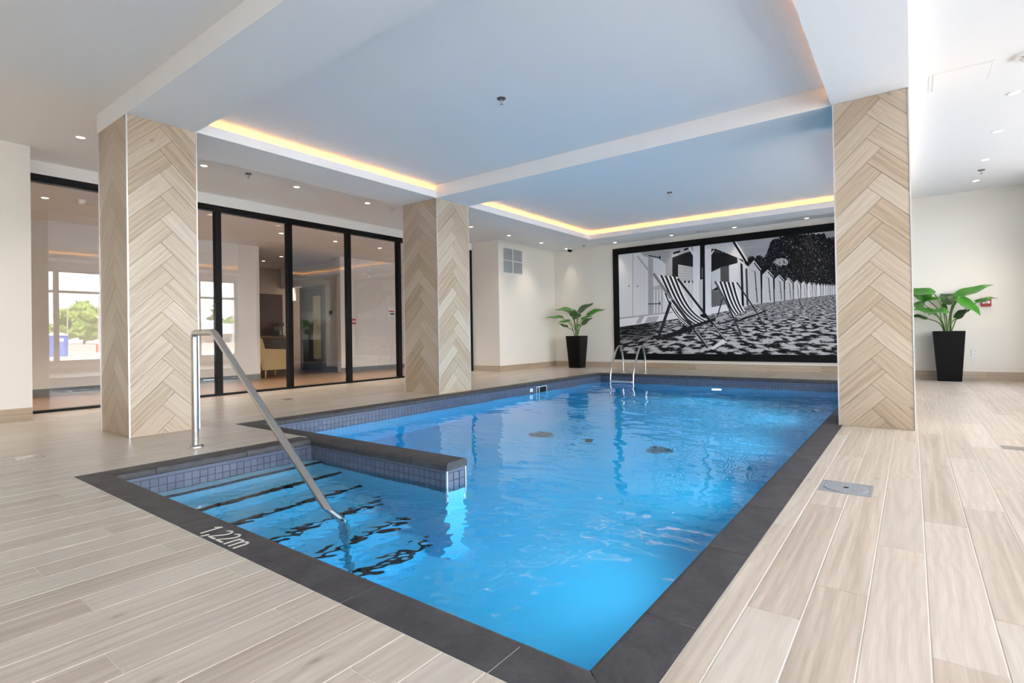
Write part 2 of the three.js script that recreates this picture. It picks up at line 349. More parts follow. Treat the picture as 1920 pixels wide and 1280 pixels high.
  // two floor drains and a small inlet on the pool floor
  for (const [x, z, r] of [[-3.77, -5.61, 0.15], [-2.235, -5.66, 0.15]]) { const d = part(pool, 'main_drain', new THREE.CylinderGeometry(r * 0.95, r, 0.03, 28).translate(x, D + 0.015, z), std({ color: '#8a8f90', roughness: 0.6 }), 'grey round drain cover on the pool floor'); for (let i = -3; i <= 3; i++) part(d, 'slot', bx(x - 0.1, x + 0.1, D + 0.0295, D + 0.032, z + i * 0.035 - 0.006, z + i * 0.035 + 0.006), darkHole); }
  part(pool, 'floor_inlet', new THREE.CylinderGeometry(0.05, 0.05, 0.02, 20).translate(-3.11, D + 0.01, -5.66), darkHole);
  // skimmer mouth and white return fitting in the long side
  const sk = part(pool, 'skimmer', bx(xl + 0.004, xl + 0.009, -0.2, -0.085, -8.06, -7.76), darkHole, 'dark skimmer mouth in a bright frame');
  part(sk, 'skimmer_frame', merge([bx(xl, xl + 0.014, -0.085, -0.075, -8.07, -7.75), bx(xl, xl + 0.014, -0.2, -0.075, -8.07, -8.06), bx(xl, xl + 0.014, -0.2, -0.075, -7.76, -7.75), bx(xl, xl + 0.014, -0.2, -0.085, -7.83, -7.815)]), whitePlastic);
  part(pool, 'return_fitting', rbx(xl, xl + 0.014, -0.15, -0.09, -7.63, -7.55, 0.005), whitePlastic, 'small white square fitting');
}
// painted depth marking on a coping stone
const font = await new FontLoader().loadAsync('fonts/droid/droid_sans_regular.typeface.json');
{
  const g = new TextGeometry('1,22m', { font, size: 0.094, depth: 0.0008, curveSegments: 6 });
  g.computeBoundingBox(); const b = g.boundingBox; g.translate(-b.min.x, -Math.min(0, b.min.y) * 0, 0); g.scale(0.325 / (b.max.x - b.min.x), 1, 1);
  g.rotateX(-Math.PI / 2);
  part(pool, 'depth_marking', g, std({ color: '#d8d2c8', roughness: 0.6 }), 'pale painted depth marking reading 1,22m').position.set(-2.545, 0.0001, -1.055);
}

// ---------------------------------------------------------------- pool water
{
  const x0 = POOL.xl - 0.05, x1 = POOL.xr + 0.05, z0 = POOL.zf - 0.05, z1 = POOL.zn + 0.05, y0 = POOL.floor - 0.05, nx = 300, nz = 580;
  const waves = []; const rw = rng(5);
  for (let i = 0; i < 26; i++) { const l = 0.16 * Math.pow(9, rw()), a = rw() * Math.PI * 2; waves.push({ kx: Math.cos(a) * 2 * Math.PI / l, kz: Math.sin(a) * 2 * Math.PI / l, p: rw() * 6.28, h: l * 0.0011 }); }
  const height = (x, z) => {
    const far = smooth(-3, -8, z); let h = 0;
    for (const w of waves) h += w.h * Math.sin(w.kx * x + w.kz * z + w.p + 1.3 * n2(x * 0.5, z * 0.5));
    const agit = Math.exp(-(((x + 2.4) / 1.2) ** 2 + ((z + 1.8) / 1.0) ** 2));
    return h * (0.55 + 0.5 * far) + (0.14 + 1.5 * agit) * (0.0012 * n2(x * 13, z * 13) + 0.0012 * n2(x * 6 + 9, z * 6)) + 0.0009 * n2(x * 3.1, z * 6.3);
  };
  const P = [], I = [];
  for (let j = 0; j <= nz; j++) for (let i = 0; i <= nx; i++) { const x = lerp(x0, x1, i / nx), z = lerp(z0, z1, j / nz), e = i === 0 || j === 0 || i === nx || j === nz; P.push(x, POOL.water + (e ? 0 : height(x, z)), z); }
  for (let j = 0; j < nz; j++) for (let i = 0; i < nx; i++) { const a = j * (nx + 1) + i, b = a + 1, c = a + nx + 1, d = c + 1; I.push(a, c, b, b, c, d); }
  const top = new THREE.BufferGeometry(); top.setAttribute('position', new THREE.Float32BufferAttribute(P, 3)); top.setIndex(I); top.computeVertexNormals();
  const box = bx(x0, x1, y0, POOL.water, z0, z1).toNonIndexed(); // sides and bottom only
  const bp = box.attributes.position, keep = [], kn = [];
  for (let t = 0; t < bp.count; t += 3) { if (bp.getY(t) + bp.getY(t + 1) + bp.getY(t + 2) > 3 * POOL.water - 1e-6) continue; for (let k = 0; k < 3; k++) { keep.push(bp.getX(t + k), bp.getY(t + k), bp.getZ(t + k)); kn.push(box.attributes.normal.getX(t + k), box.attributes.normal.getY(t + k), box.attributes.normal.getZ(t + k)); } }
  const sides = new THREE.BufferGeometry(); sides.setAttribute('position', new THREE.Float32BufferAttribute(keep, 3)); sides.setAttribute('normal', new THREE.Float32BufferAttribute(kn, 3));
  const water = new THREE.Mesh(mergeGeometries([top.toNonIndexed(), sides]), phys({ color: '#ffffff', transmission: 1, roughness: 0, ior: 1.33, thickness: 1, attenuationColor: new THREE.Color().setRGB(0.50, 0.885, 0.97), attenuationDistance: 1.0 }));
  water.name = 'pool_water'; water.userData = { label: 'clear blue rippled water filling the swimming pool', category: 'water', kind: 'stuff' }; scene.add(water);
}
// underwater lamps in the end walls
for (const [x, z, turn, where] of [[-2.9, POOL.zf, 0, 'under the mural wall'], ...[-2.9, -4.6, -6.3, -8.0].map((z, i) => [POOL.xr, z, -Math.PI / 2, 'on the window side, ' + ['nearest the entry steps', 'beside the skimmer lid', 'behind the column', 'nearest the mural wall'][i]])]) {
  const t = thing('pool_lamp', 'round underwater pool lamp ' + where, 'lamp', [x + 0.012 * Math.sin(turn), -0.62, z + 0.012 * Math.cos(turn)]); t.rotation.y = turn; const s = 1;
  part(t, 'rim', new THREE.TorusGeometry(0.1, 0.014, 10, 32), steel);
  part(t, 'lens_light', new THREE.CylinderGeometry(0.095, 0.095, 0.012, 32).rotateX(Math.PI / 2), std({ color: '#ffffff', emissive: '#bfe0ff', emissiveIntensity: 5 }));
  const l = new THREE.SpotLight('#e2f0ff', 4.0, 0, 1.25, 1, 2); l.position.set(0, 0, s * 0.06); l.target.position.set(0, 0.1, s * 2); l.shadow.radius = 4; t.add(l, l.target);
}

// ---------------------------------------------------------------- columns with herringbone tiles
function clipPoly(poly, f) { // keep where f >= 0
  const out = [];
  for (let i = 0; i < poly.length; i++) { const a = poly[i], b = poly[(i + 1) % poly.length], fa = f(a), fb = f(b); if (fa >= 0) out.push(a); if ((fa >= 0) !== (fb >= 0)) { const t = fa / (fa - fb); out.push([lerp(a[0], b[0], t), lerp(a[1], b[1], t)]); } }
  return out;
}
for (const c of COL) {
  const col = thing('tiled_column', c.label, 'column', [c.x0, 0, c.z1]);
  const wx = c.x1 - c.x0, wz = c.z1 - c.z0, H = BEAM - 0.002, th = 0.009;
  part(col, 'core', bx(th - 0.002, wx - th + 0.002, 0, H, -wz + th - 0.002, -th + 0.002), darkGroutMat);
  const faces = [ // origin, U, N, width
    [V(0, 0, -th), V(1, 0, 0), V(0, 0, 1), wx], [V(wx - th, 0, 0), V(0, 0, -1), V(1, 0, 0), wz], [V(wx, 0, -wz + th), V(-1, 0, 0), V(0, 0, -1), wx], [V(th, 0, -wz), V(0, 0, 1), V(-1, 0, 0), wz],
  ];
  for (const [O, Ud, N, w] of faces) {
    const W = PLANK_W, q = Math.SQRT1_2, x0 = w * 0.45, gap = 0.0014, e = 0.004, ph = R() * 0.2;
    for (let n = -8; n < 28; n++) for (const slash of [0, 1]) {
      const far = 2.0;
      let rect = slash === 0 ? [[-far, n * W + gap], [(n + 1) * W - gap, n * W + gap], [(n + 1) * W - gap, (n + 1) * W - gap], [-far, (n + 1) * W - gap]]
        : [[n * W + gap, -far], [(n + 1) * W - gap, -far], [(n + 1) * W - gap, n * W - gap], [n * W + gap, n * W - gap]];
      // a runs up to the right, b up to the left; shift down so that tiles start below the floor
      let poly = rect.map(([a, b]) => [(a - b) * q + x0, (a + b) * q + ph - 0.3]);
      poly = clipPoly(poly, (p) => p[0] - e); poly = clipPoly(poly, (p) => w - e - p[0]); poly = clipPoly(poly, (p) => p[1] - 0.001); poly = clipPoly(poly, (p) => H - p[1]);
      // tiles are cut where the column face ends
      if (poly.length < 3) continue;
      const area = Math.abs(poly.reduce((s, p, i) => { const r = poly[(i + 1) % poly.length]; return s + p[0] * r[1] - r[0] * p[1]; }, 0)) / 2; if (area < 2e-4) continue;
      const row = Math.floor(R() * ROWS), uo = R(), fl = R() < 0.5;
      const uvOf = ([u, v]) => { const A = ((u - x0) + (v - ph + 0.3)) * q, B = ((v - ph + 0.3) - (u - x0)) * q; const along = slash ? B : A, across = slash ? A - n * W : B - n * W; return [along / PLANK_L + uo, (row + 0.03 + 0.94 * clamp(fl ? 1 - across / W : across / W)) / ROWS]; };
      const P = [], T = [], I = [];
      const put = (p, d) => { const r = O.clone().addScaledVector(Ud, p[0]).addScaledVector(N, d); P.push(r.x, p[1], r.z); T.push(...uvOf(p)); };
      poly.forEach((p) => put(p, th)); for (let i = 1; i < poly.length - 1; i++) I.push(0, i, i + 1);
      poly.forEach((p, i) => { const b = P.length / 3, r = poly[(i + 1) % poly.length]; put(p, th); put(p, 0); put(r, 0); put(r, th); I.push(b, b + 1, b + 2, b, b + 2, b + 3); });
      const g = new THREE.BufferGeometry(); g.setAttribute('position', new THREE.Float32BufferAttribute(P, 3)); g.setAttribute('uv', new THREE.Float32BufferAttribute(T, 2)); g.setIndex(I); g.computeVertexNormals();
      part(col, 'tile', g, woodMat[Math.floor(R() * 4)]);
    }
  }
  for (const [x, z] of [[0, 0], [wx, 0], [0, -wz], [wx, -wz]]) part(col, 'corner_trim', bx(x - 0.005, x + 0.005, 0, H, z - 0.005, z + 0.005), alu, 'bright metal edge profile');
}

// ---------------------------------------------------------------- ceiling, beams, coves
const ceiling = struct('ceiling');
{
  part(ceiling, 'ceiling_slab', bx(GLASS - 0.1, WINX + 0.3, CEIL, CEIL + 0.25, FARZ - 0.3, FRONTZ + 0.2), ceilMat);
  const b = (n, ...a) => part(ceiling, n, bx(...a), ceilMat);
  const XL = -6.25, XI = -5.49, RB0 = -0.545, RB1 = 0.015, Z1 = -1.731, Z2 = -2.302, Z3 = -5.553, Z4 = -6.244, FC = -10.144, FO = -10.66, C = CEIL;
  b('beam', XL, RB1, BEAM, C, Z2, Z1);
  b('beam', XL, RB1, BEAM, C, Z4, Z3);
  const LIP = 2.95, B = 2.868, CH = 0.24, lt = 0.016;
  // soffit with an open light trough behind a low lip
  for (const [a, d] of [[Z3, Z2], [FC, Z4]]) {
    b('soffit_board', XL, XI, BEAM, B, a, d); b('soffit_back', XL, XI - CH, B, C, a, d); b('cove_lip', XI - lt, XI, B, LIP, a, d);
    b('soffit_board', RB0, RB1, BEAM, B, a, d); b('soffit_back', RB0 + CH, RB1, B, C, a, d); b('cove_lip', RB0, RB0 + lt, B, LIP, a, d);
  }
  b('soffit_board', XL, RB1, BEAM, B, FO, FC); b('soffit_back', XL, RB1, B, C, FO, FC - CH); b('soffit_back', XL, XI - CH, B, C, FC - CH, FC); b('soffit_back', RB0 + CH, RB1, B, C, FC - CH, FC);
  b('cove_lip', XI - lt, RB0 + lt, B, LIP, FC - lt, FC);
  b('beam', RB0, RB1, BEAM, C, Z1, FRONTZ);
  b('beam', RB0, RB1, BEAM, C, FARZ2, FO);
  // light strips lying in the troughs
  const strips = [
    [0, XI - lt, Z3 + 0.03, Z2 - 0.03, 'warm light strip in the ceiling trough beside the first recess'], [0, XI - lt, FC - 0.2, Z4 - 0.03, 'warm light strip in the ceiling trough along the second recess'],
    [2, RB0 + lt, Z3 + 0.03, Z2 - 0.03, 'warm light strip hidden in the window-side trough of the first recess'], [2, RB0 + lt, FC - 0.2, Z4 - 0.03, 'warm light strip hidden in the window-side trough of the second recess'],
    [1, FC - lt, XI - 0.2, RB0 + 0.2, 'warm light strip in the ceiling trough in front of the mural'],
  ];
  // each strip is fixed to the back of the lip and shines at the back of the trough (local -z)
  for (const [dir, p, a, d, label] of strips) {
    const L = Math.abs(d - a), m = (a + d) / 2, t = thing('cove_light', label, 'light strip', dir === 1 ? [m, B + 0.028, p] : [p, B + 0.028, m]); t.rotation.y = [Math.PI / 2, 0, -Math.PI / 2][dir];
    part(t, 'channel', bx(-L / 2, L / 2, -0.012, 0.012, -0.005, -0.0005), alu);
    part(t, 'led_strip', bx(-L / 2, L / 2, -0.008, 0.008, -0.008, -0.005), std({ color: '#ffffff', emissive: '#ffc27c', emissiveIntensity: 4 }));
    const l = new THREE.RectAreaLight('#ffae58', 14, L, 0.02); l.position.z = -0.011; t.add(l);
  }
}

// ---------------------------------------------------------------- walls
const wl = struct('wall_left');
part(wl, 'wall_face', bx(GLASS - 0.1, STUBX, 0, CEIL, STUBZ, FRONTZ), wallMat);
part(wl, 'header', bx(GLASS - 0.08, GLASS + 0.05, 2.872, CEIL, BUMPZ, STUBZ), wallWhite);
const wb = struct('wall_left_far');
part(wb, 'wall_face', bx(GLASS - 0.1, BUMPX, 0, CEIL, FARZ - 0.2, BUMPZ), wallMat);
const wf = struct('wall_far');
part(wf, 'wall_face', bx(BUMPX, -0.3, 0, CEIL, FARZ - 0.2, FARZ), wallMat);
const wf2 = struct('wall_far_right');
part(wf2, 'wall_face', bx(-0.3, WINX + 0.25, 0, CEIL, FARZ - 0.2, FARZ2), wallMat);
const wn = struct('wall_near');
part(wn, 'wall_face', bx(GLASS - 0.1, WINX + 0.25, 0, CEIL, FRONTZ, FRONTZ + 0.2), wallMat);
// skirting of plank tiles
function skirting(name, pieces) { const s = struct(name); for (const p of pieces) { const g = p; part(s, 'skirting_tile', g[0], woodMat[Math.floor(R() * 4)]); } }
{
  const h = 0.135, t = 0.011;
  const box = (x0, x1, z0, z1) => { const g = bx(x0, x1, 0, h, z0, z1), p = g.attributes.position, n = g.attributes.normal, u = g.attributes.uv, row = Math.floor(R() * ROWS), o = R(); for (let i = 0; i < p.count; i++) { const a = Math.abs(n.getX(i)) > 0.5 ? p.getZ(i) : p.getX(i); u.setXY(i, a / PLANK_L + o, (row + 0.03 + 0.94 * clamp(p.getY(i) / PLANK_W)) / ROWS); } return [g]; };
  const runX = (x0, x1, z, s) => { const o = []; for (let x = x0; x < x1 - 0.01; x += PLANK_L) o.push(box(x + 0.001, Math.min(x1, x + PLANK_L) - 0.001, z, z + s * t)); return o; };
  const runZ = (z0, z1, x, s) => { const o = []; for (let z = z1; z > z0 + 0.01; z -= PLANK_L) o.push(box(x, x + s * t, Math.max(z0, z - PLANK_L) + 0.001, z - 0.001)); return o; };
  skirting('baseboard_far', runX(BUMPX + t, -0.3, FARZ, 1));
  skirting('baseboard_far_right', runX(-0.3, WINX, FARZ2, 1));
  skirting('baseboard_left_far', [...runZ(FARZ, BUMPZ + t, BUMPX, 1), ...runX(GLASS + 0.05, BUMPX, BUMPZ, 1)]);
  skirting('baseboard_left', [...runZ(STUBZ, FRONTZ, STUBX, 1)]);
  skirting('baseboard_right', runZ(FARZ2, FRONTZ, WINX, -1));
}

// ---------------------------------------------------------------- window wall on the right
{
  const wr = struct('wall_right'), T = 0.25, S = 0.29, H = 2.82, E = [-10.295]; for (let i = 1; i <= 12; i++) E.push(-10.295 + i * 1.215);
  part(wr, 'sill_wall', bx(WINX, WINX + T, -0.6, S, FARZ2, FRONTZ), wallMat);
  part(wr, 'lintel', bx(WINX, WINX + T, H, CEIL, FARZ2, FRONTZ), wallMat);
  const cp = struct('trim_1'); part(cp, 'canopy_slab', bx(WINX + T, WINX + T + 1.5, 3.15, 3.4, FARZ2 - 1, FRONTZ + 1), wallWhite); // slab of the storey above, over the windows
  part(wr, 'pier', bx(WINX, WINX + T, S, H, FARZ2, E[0]), wallMat);
  part(wr, 'pier', bx(WINX, WINX + T, S, H, E[12], FRONTZ), wallMat);
  const fr = std({ color: '#cfc9c0', roughness: 0.5 }), xa = WINX + 0.06, xb = WINX + 0.13;
  for (let i = 0; i < 12; i++) {
    const w = struct('window_' + (i + 1)), z0 = E[i], z1 = E[i + 1], m = 0.06, tr = 2.2;
    part(w, 'jamb', bx(xa, xb, S, H, z0, z0 + m), fr); part(w, 'jamb', bx(xa, xb, S, H, z1 - m, z1), fr);
    part(w, 'rail', bx(xa, xb, S, S + 0.05, z0 + m, z1 - m), fr); part(w, 'rail', bx(xa, xb, H - 0.05, H, z0 + m, z1 - m), fr); part(w, 'transom', bx(xa, xb, tr, tr + 0.07, z0 + m, z1 - m), fr);
    part(w, 'pane', bx(xa + 0.03, xa + 0.036, S + 0.05, tr, z0 + m, z1 - m), windowGlass); part(w, 'pane', bx(xa + 0.03, xa + 0.036, tr + 0.07, H - 0.05, z0 + m, z1 - m), windowGlass);
  }
}

// ---------------------------------------------------------------- glass partition on the left
{
  const g = thing('glass_partition', 'floor-to-ceiling glass partition in a black metal frame along the pool hall', 'partition');
  const M = [STUBZ - 0.04, -2.63, -3.81, -4.97, -6.15, -7.37, -8.57, BUMPZ + 0.04], w = 0.042, xa = GLASS - 0.05, xb = GLASS + 0.045;
  part(g, 'head_rail', bx(xa, xb, 2.782, 2.872, BUMPZ, STUBZ), blackMetal);
  part(g, 'floor_rail', bx(xa, xb, 0, 0.03, BUMPZ, STUBZ), blackMetal);
  for (const z of M) part(g, 'mullion', bx(xa, xb, 0.03, 2.782, z - w, z + w), blackMetal);
  for (let i = 0; i < M.length - 1; i++) part(g, 'glass_pane', bx(GLASS - 0.006, GLASS + 0.006, 0.03, 2.782, M[i + 1] + w, M[i] - w), glassMat);
}

// ---------------------------------------------------------------- lounge behind the glass
{
  const LX = -11.04, LC = 2.8, X2 = -14.2, woodFloor = std({ map: woodTex, color: '#96795f', roughness: 0.3 });
  const lf = struct('floor_lounge');
  { const g = new THREE.PlaneGeometry(1, 1); const P = [], U = [], I = []; let k = 0; const rr = rng(3);
    for (let x = X2; x < GLASS - 0.06; x += PLANK_W) for (let z = -10 - rr() * 1.2; z < 1; z += PLANK_L) { const a = x + 0.001, b = Math.min(x + PLANK_W, GLASS - 0.05) - 0.001, c = Math.max(z, -9.9) + 0.001, d = Math.min(z + PLANK_L, 1) - 0.001, row = Math.floor(rr() * ROWS); if (d - c < 0.02 || b - a < 0.005) continue;
      const p = bx(a, b, -0.02, 0, c, d); const pos = p.attributes.position, u = p.attributes.uv; for (let i = 0; i < pos.count; i++) u.setXY(i, pos.getZ(i) / PLANK_L + k * 0.37, (row + 0.03 + 0.94 * clamp((pos.getX(i) - a) / PLANK_W)) / ROWS); P.push(p); k++; }
    const m = part(lf, 'lounge_planks', merge(P), woodFloor); m.userData.kind = 'stuff';
    part(lf, 'grout_bed', bx(X2 - 0.2, GLASS - 0.05, -0.1, -0.0018, -10, 1), darkGroutMat); }
  const grey = std({ color: '#6f7376', roughness: 0.6 }), warmWall = std({ color: '#ded8d0', roughness: 0.75 });
  const w = struct('wall_lounge');
  part(w, 'wall_face', bx(LX - 0.15, LX, 0, LC, -5.85, 1), warmWall); part(w, 'wall_face', bx(LX - 0.15, LX, 0, LC, -10, -7.85), warmWall);
  part(w, 'wall_face', bx(X2 - 0.2, GLASS - 0.1, 0, LC, 1, 1.15), warmWall); part(w, 'wall_face', bx(LX, GLASS - 0.1, 0, LC, -10.1, -9.95), warmWall);
  part(w, 'wall_face', bx(-13.2, LX - 0.15, 0, LC, -8.3, -8.15), warmWall); part(w, 'wall_face', bx(X2, -13.2, 2.25, LC, -8.3, -8.15), warmWall);
  part(w, 'wall_face', bx(X2 - 0.2, LX - 0.15, 0, LC, -4.3, -4.15), warmWall);
  part(w, 'rear_wall', merge([bx(X2 - 0.15, X2, 0, LC, -8.44, -4.15), bx(X2 - 0.15, X2, 0, LC, -9.2, -8.6), bx(X2 - 0.15, X2, 0, 1.93, -8.6, -8.44), bx(X2 - 0.15, X2, 2.36, LC, -8.6, -8.44), bx(X2, -13.2, 0, LC, -9.2, -9.05)]), std({ color: '#94816f', roughness: 0.8 }));
  const lc = struct('ceiling_lounge'); part(lc, 'ceiling_slab', bx(X2 - 0.2, GLASS - 0.08, LC, LC + 0.2, -10.1, 1.15), ceilMat);
  const bb = struct('baseboard_lounge');
  part(bb, 'skirting', bx(LX, LX + 0.012, 0, 0.11, -5.85, 1), grey); part(bb, 'skirting', bx(LX, LX + 0.012, 0, 0.11, -9.95, -7.85), grey); part(bb, 'skirting', bx(-12.1, LX - 0.0, 0, 0.11, -8.15, -8.138), grey);
  // door in the side wall of the opening
  const d = struct('door_1');
  part(d, 'door_frame', merge([bx(-13.2, -13.1, 0, 2.2, -8.16, -8.1), bx(-12.2, -12.1, 0, 2.2, -8.16, -8.1), bx(-13.1, -12.2, 2.1, 2.2, -8.16, -8.1)]), grey);
  part(d, 'door_leaf', merge([bx(-13.1, -12.62, 0, 2.1, -8.148, -8.118), bx(-12.27, -12.2, 0, 2.1, -8.148, -8.118), bx(-12.62, -12.27, 1.95, 2.1, -8.148, -8.118), bx(-12.62, -12.27, 0, 0.3, -8.148, -8.118)]), std({ color: '#555a5d', roughness: 0.6 }));
  part(d, 'door_pane', bx(-12.62, -12.27, 0.3, 1.95, -8.14, -8.126), std({ color: '#e7d5a8', roughness: 0.2 }));
  part(d, 'door_handle', bx(-13.04, -12.93, 1.0, 1.02, -8.118, -8.07), steel);
  // wooden kitchenette
  const darkWood = std({ map: woodTex, color: '#2c140a', roughness: 0.8 });
  const cab = thing('tall_cabinet', 'dark brown wooden cabinet wall behind the armchair in the lounge', 'cabinet', [X2 + 0.01, 0, -6.3]);
  for (let i = 0; i < 4; i++) part(cab, 'upper_panel', bx(0, 0.1, 0.92, 2.07, 1.9 - i * 0.93 + 0.004, 1.9 - (i + 1) * 0.93 + 0.93 * 0 - 0.004 + 0), darkWood);
  part(cab, 'plinth', bx(0, 0.52, 0, 0.1, -1.83, 1.9), std({ color: '#1c120c', roughness: 0.7 }));
  for (let i = 0; i < 4; i++) { const z = 1.9 - i * 0.93; const q = part(cab, 'door', bx(0, 0.56, 0.1, 0.86, z - 0.004, z - 0.926), darkWood); part(q, 'handle', bx(0.56, 0.58, 0.78, 0.79, z - 0.3, z - 0.6), steel); }
  part(cab, 'worktop', bx(0, 0.6, 0.86, 0.9, -1.83, 1.9), std({ color: '#5d3a22', roughness: 0.35 }));
  const cm = thing('coffee_machine', 'black coffee machine on the dark wooden worktop in the lounge', 'coffee machine', [X2 + 0.35, 0.9, -7.85]);
  part(cm, 'base', rbx(-0.13, 0.13, 0, 0.04, -0.1, 0.1, 0.01), blackGloss); part(cm, 'body', rbx(-0.13, -0.02, 0.04, 0.3, -0.1, 0.1, 0.015), blackGloss); part(cm, 'head', rbx(-0.13, 0.13, 0.28, 0.38, -0.1, 0.1, 0.015), blackGloss); part(cm, 'jug', cyl(0.05, 0.06, 0.13, 0.05, 0.04, 0, 20), std({ color: '#3a3f40', roughness: 0.15 }));
  // armchair seen from its side
  const fab = std({ color: '#b79c70', roughness: 0.95 }), leg = std({ color: '#c3a376', roughness: 0.5 });
  const ac = thing('armchair', 'beige upholstered armchair on pale tapered legs in the lounge', 'armchair', [-11.62, 0, -6.05]);
  const side = () => { const s = new THREE.Shape(); s.moveTo(0.02, 0.17); s.lineTo(-0.08, 0.6); s.lineTo(-0.02, 0.62); s.quadraticCurveTo(0.3, 0.6, 0.66, 0.585); s.quadraticCurveTo(0.7, 0.58, 0.7, 0.54); s.lineTo(0.68, 0.17); s.closePath(); return s; };
  const ext = (sh, dep) => new THREE.ExtrudeGeometry(sh, { depth: dep, bevelEnabled: true, bevelSize: 0.012, bevelThickness: 0.012, bevelSegments: 3, curveSegments: 8 }).rotateY(Math.PI / 2); // shape x -> -z, depth -> x
  part(ac, 'armrest', ext(side(), 0.1).translate(0.25, 0, 0), fab); part(ac, 'armrest', ext(side(), 0.1).translate(-0.35, 0, 0), fab);
  const bk = new THREE.Shape(); bk.moveTo(0.14, 0.2); bk.lineTo(-0.03, 0.83); bk.quadraticCurveTo(-0.07, 0.87, -0.12, 0.85); bk.lineTo(-0.18, 0.83); bk.lineTo(-0.02, 0.17); bk.closePath();
  part(ac, 'backrest', ext(bk, 0.68).translate(-0.34, 0, 0), fab); part(ac, 'seat_cushion', rbx(-0.24, 0.24, 0.3, 0.46, -0.7, -0.06, 0.04), fab);
  part(ac, 'seat_base', bx(-0.24, 0.24, 0.17, 0.3, -0.66, -0.03), fab);
  for (const [x, z] of [[0.3, -0.06], [0.3, -0.62], [-0.3, -0.06], [-0.3, -0.62]]) part(ac, 'leg', new THREE.CylinderGeometry(0.028, 0.016, 0.17, 10).translate(x, 0.085, z), leg);
  // small fittings on the lounge walls
  const th = thing('wall_panel', 'small grey intercom panel on the lounge wall beside the door', 'control panel', [-11.835, 1.4, -8.15]);
  part(th, 'housing', rbx(-0.09, 0.09, 0, 0.14, 0, 0.03, 0.008), std({ color: '#9a9da0', roughness: 0.4 })); part(th, 'screen', bx(-0.07, 0.07, 0.05, 0.125, 0.03, 0.032), std({ color: '#2b2f33', roughness: 0.2 }));
  const sg = thing('paper_notice', 'white paper notice with red and black lines on the lounge wall', 'notice', [LX, 1.38, -9.43]);
  part(sg, 'sheet', bx(0, 0.002, 0, 0.25, -0.12, 0.12), std({ color: '#e8e6e2', roughness: 0.7 })); part(sg, 'red_line', bx(0.002, 0.003, 0.12, 0.15, -0.1, 0.1), redPaint); part(sg, 'black_line', bx(0.002, 0.003, 0.05, 0.085, -0.1, 0.06), blackMetal);
  const fs = thing('wall_sounder', 'small white alarm sounder high on the lounge wall', 'alarm', [LX, 2.36, -8.68]);
  part(fs, 'back_plate', rbx(0, 0.02, 0, 0.2, -0.06, 0.06, 0.006), whitePlastic); part(fs, 'strobe', rbx(0.02, 0.06, 0.07, 0.15, -0.035, 0.035, 0.012), std({ color: '#d9dee2', roughness: 0.15 }));
  pullStation([LX, 1.17, -8.19], Math.PI / 2, 'small red fire alarm pull station on the lounge wall');
}
function pullStation([x, y, z], turn, label) {
  const t = thing('alarm_pull', label, 'fire alarm', [x, y, z]); t.rotation.y = turn;
  part(t, 'body', rbx(-0.062, 0.062, 0, 0.135, 0, 0.045, 0.008), redPaint); part(t, 'handle', bx(-0.045, 0.045, 0.045, 0.085, 0.045, 0.053), whitePlastic); part(t, 'grip', bx(-0.02, 0.02, 0.052, 0.06, 0.053, 0.06), redPaint); return t;
}
pullStation([0.945, 1.17, FARZ2], 0, 'red fire alarm pull station on the wall beside the leafy plant');
function outlet([x, y, z], turn, label) {
  const t = thing('wall_outlet', label, 'outlet', [x, y, z]); t.rotation.y = turn;
  part(t, 'plate', rbx(-0.045, 0.045, 0, 0.125, 0, 0.008, 0.003), whitePlastic);
  for (const yy of [0.022, 0.07]) { const s = part(t, 'socket', rbx(-0.017, 0.017, yy, yy + 0.034, 0.008, 0.011, 0.001), whitePlastic); part(s, 'slots', merge([bx(-0.008, -0.005, yy + 0.015, yy + 0.026, 0.011, 0.0115), bx(0.005, 0.008, yy + 0.015, yy + 0.026, 0.011, 0.0115)]), darkHole); }
}
outlet([0.8, 0.37, FARZ2], 0, 'white wall outlet low on the wall right of the black planter');
outlet([WINX, 0.1, -4.9], -Math.PI / 2, 'white wall outlet under the windows');

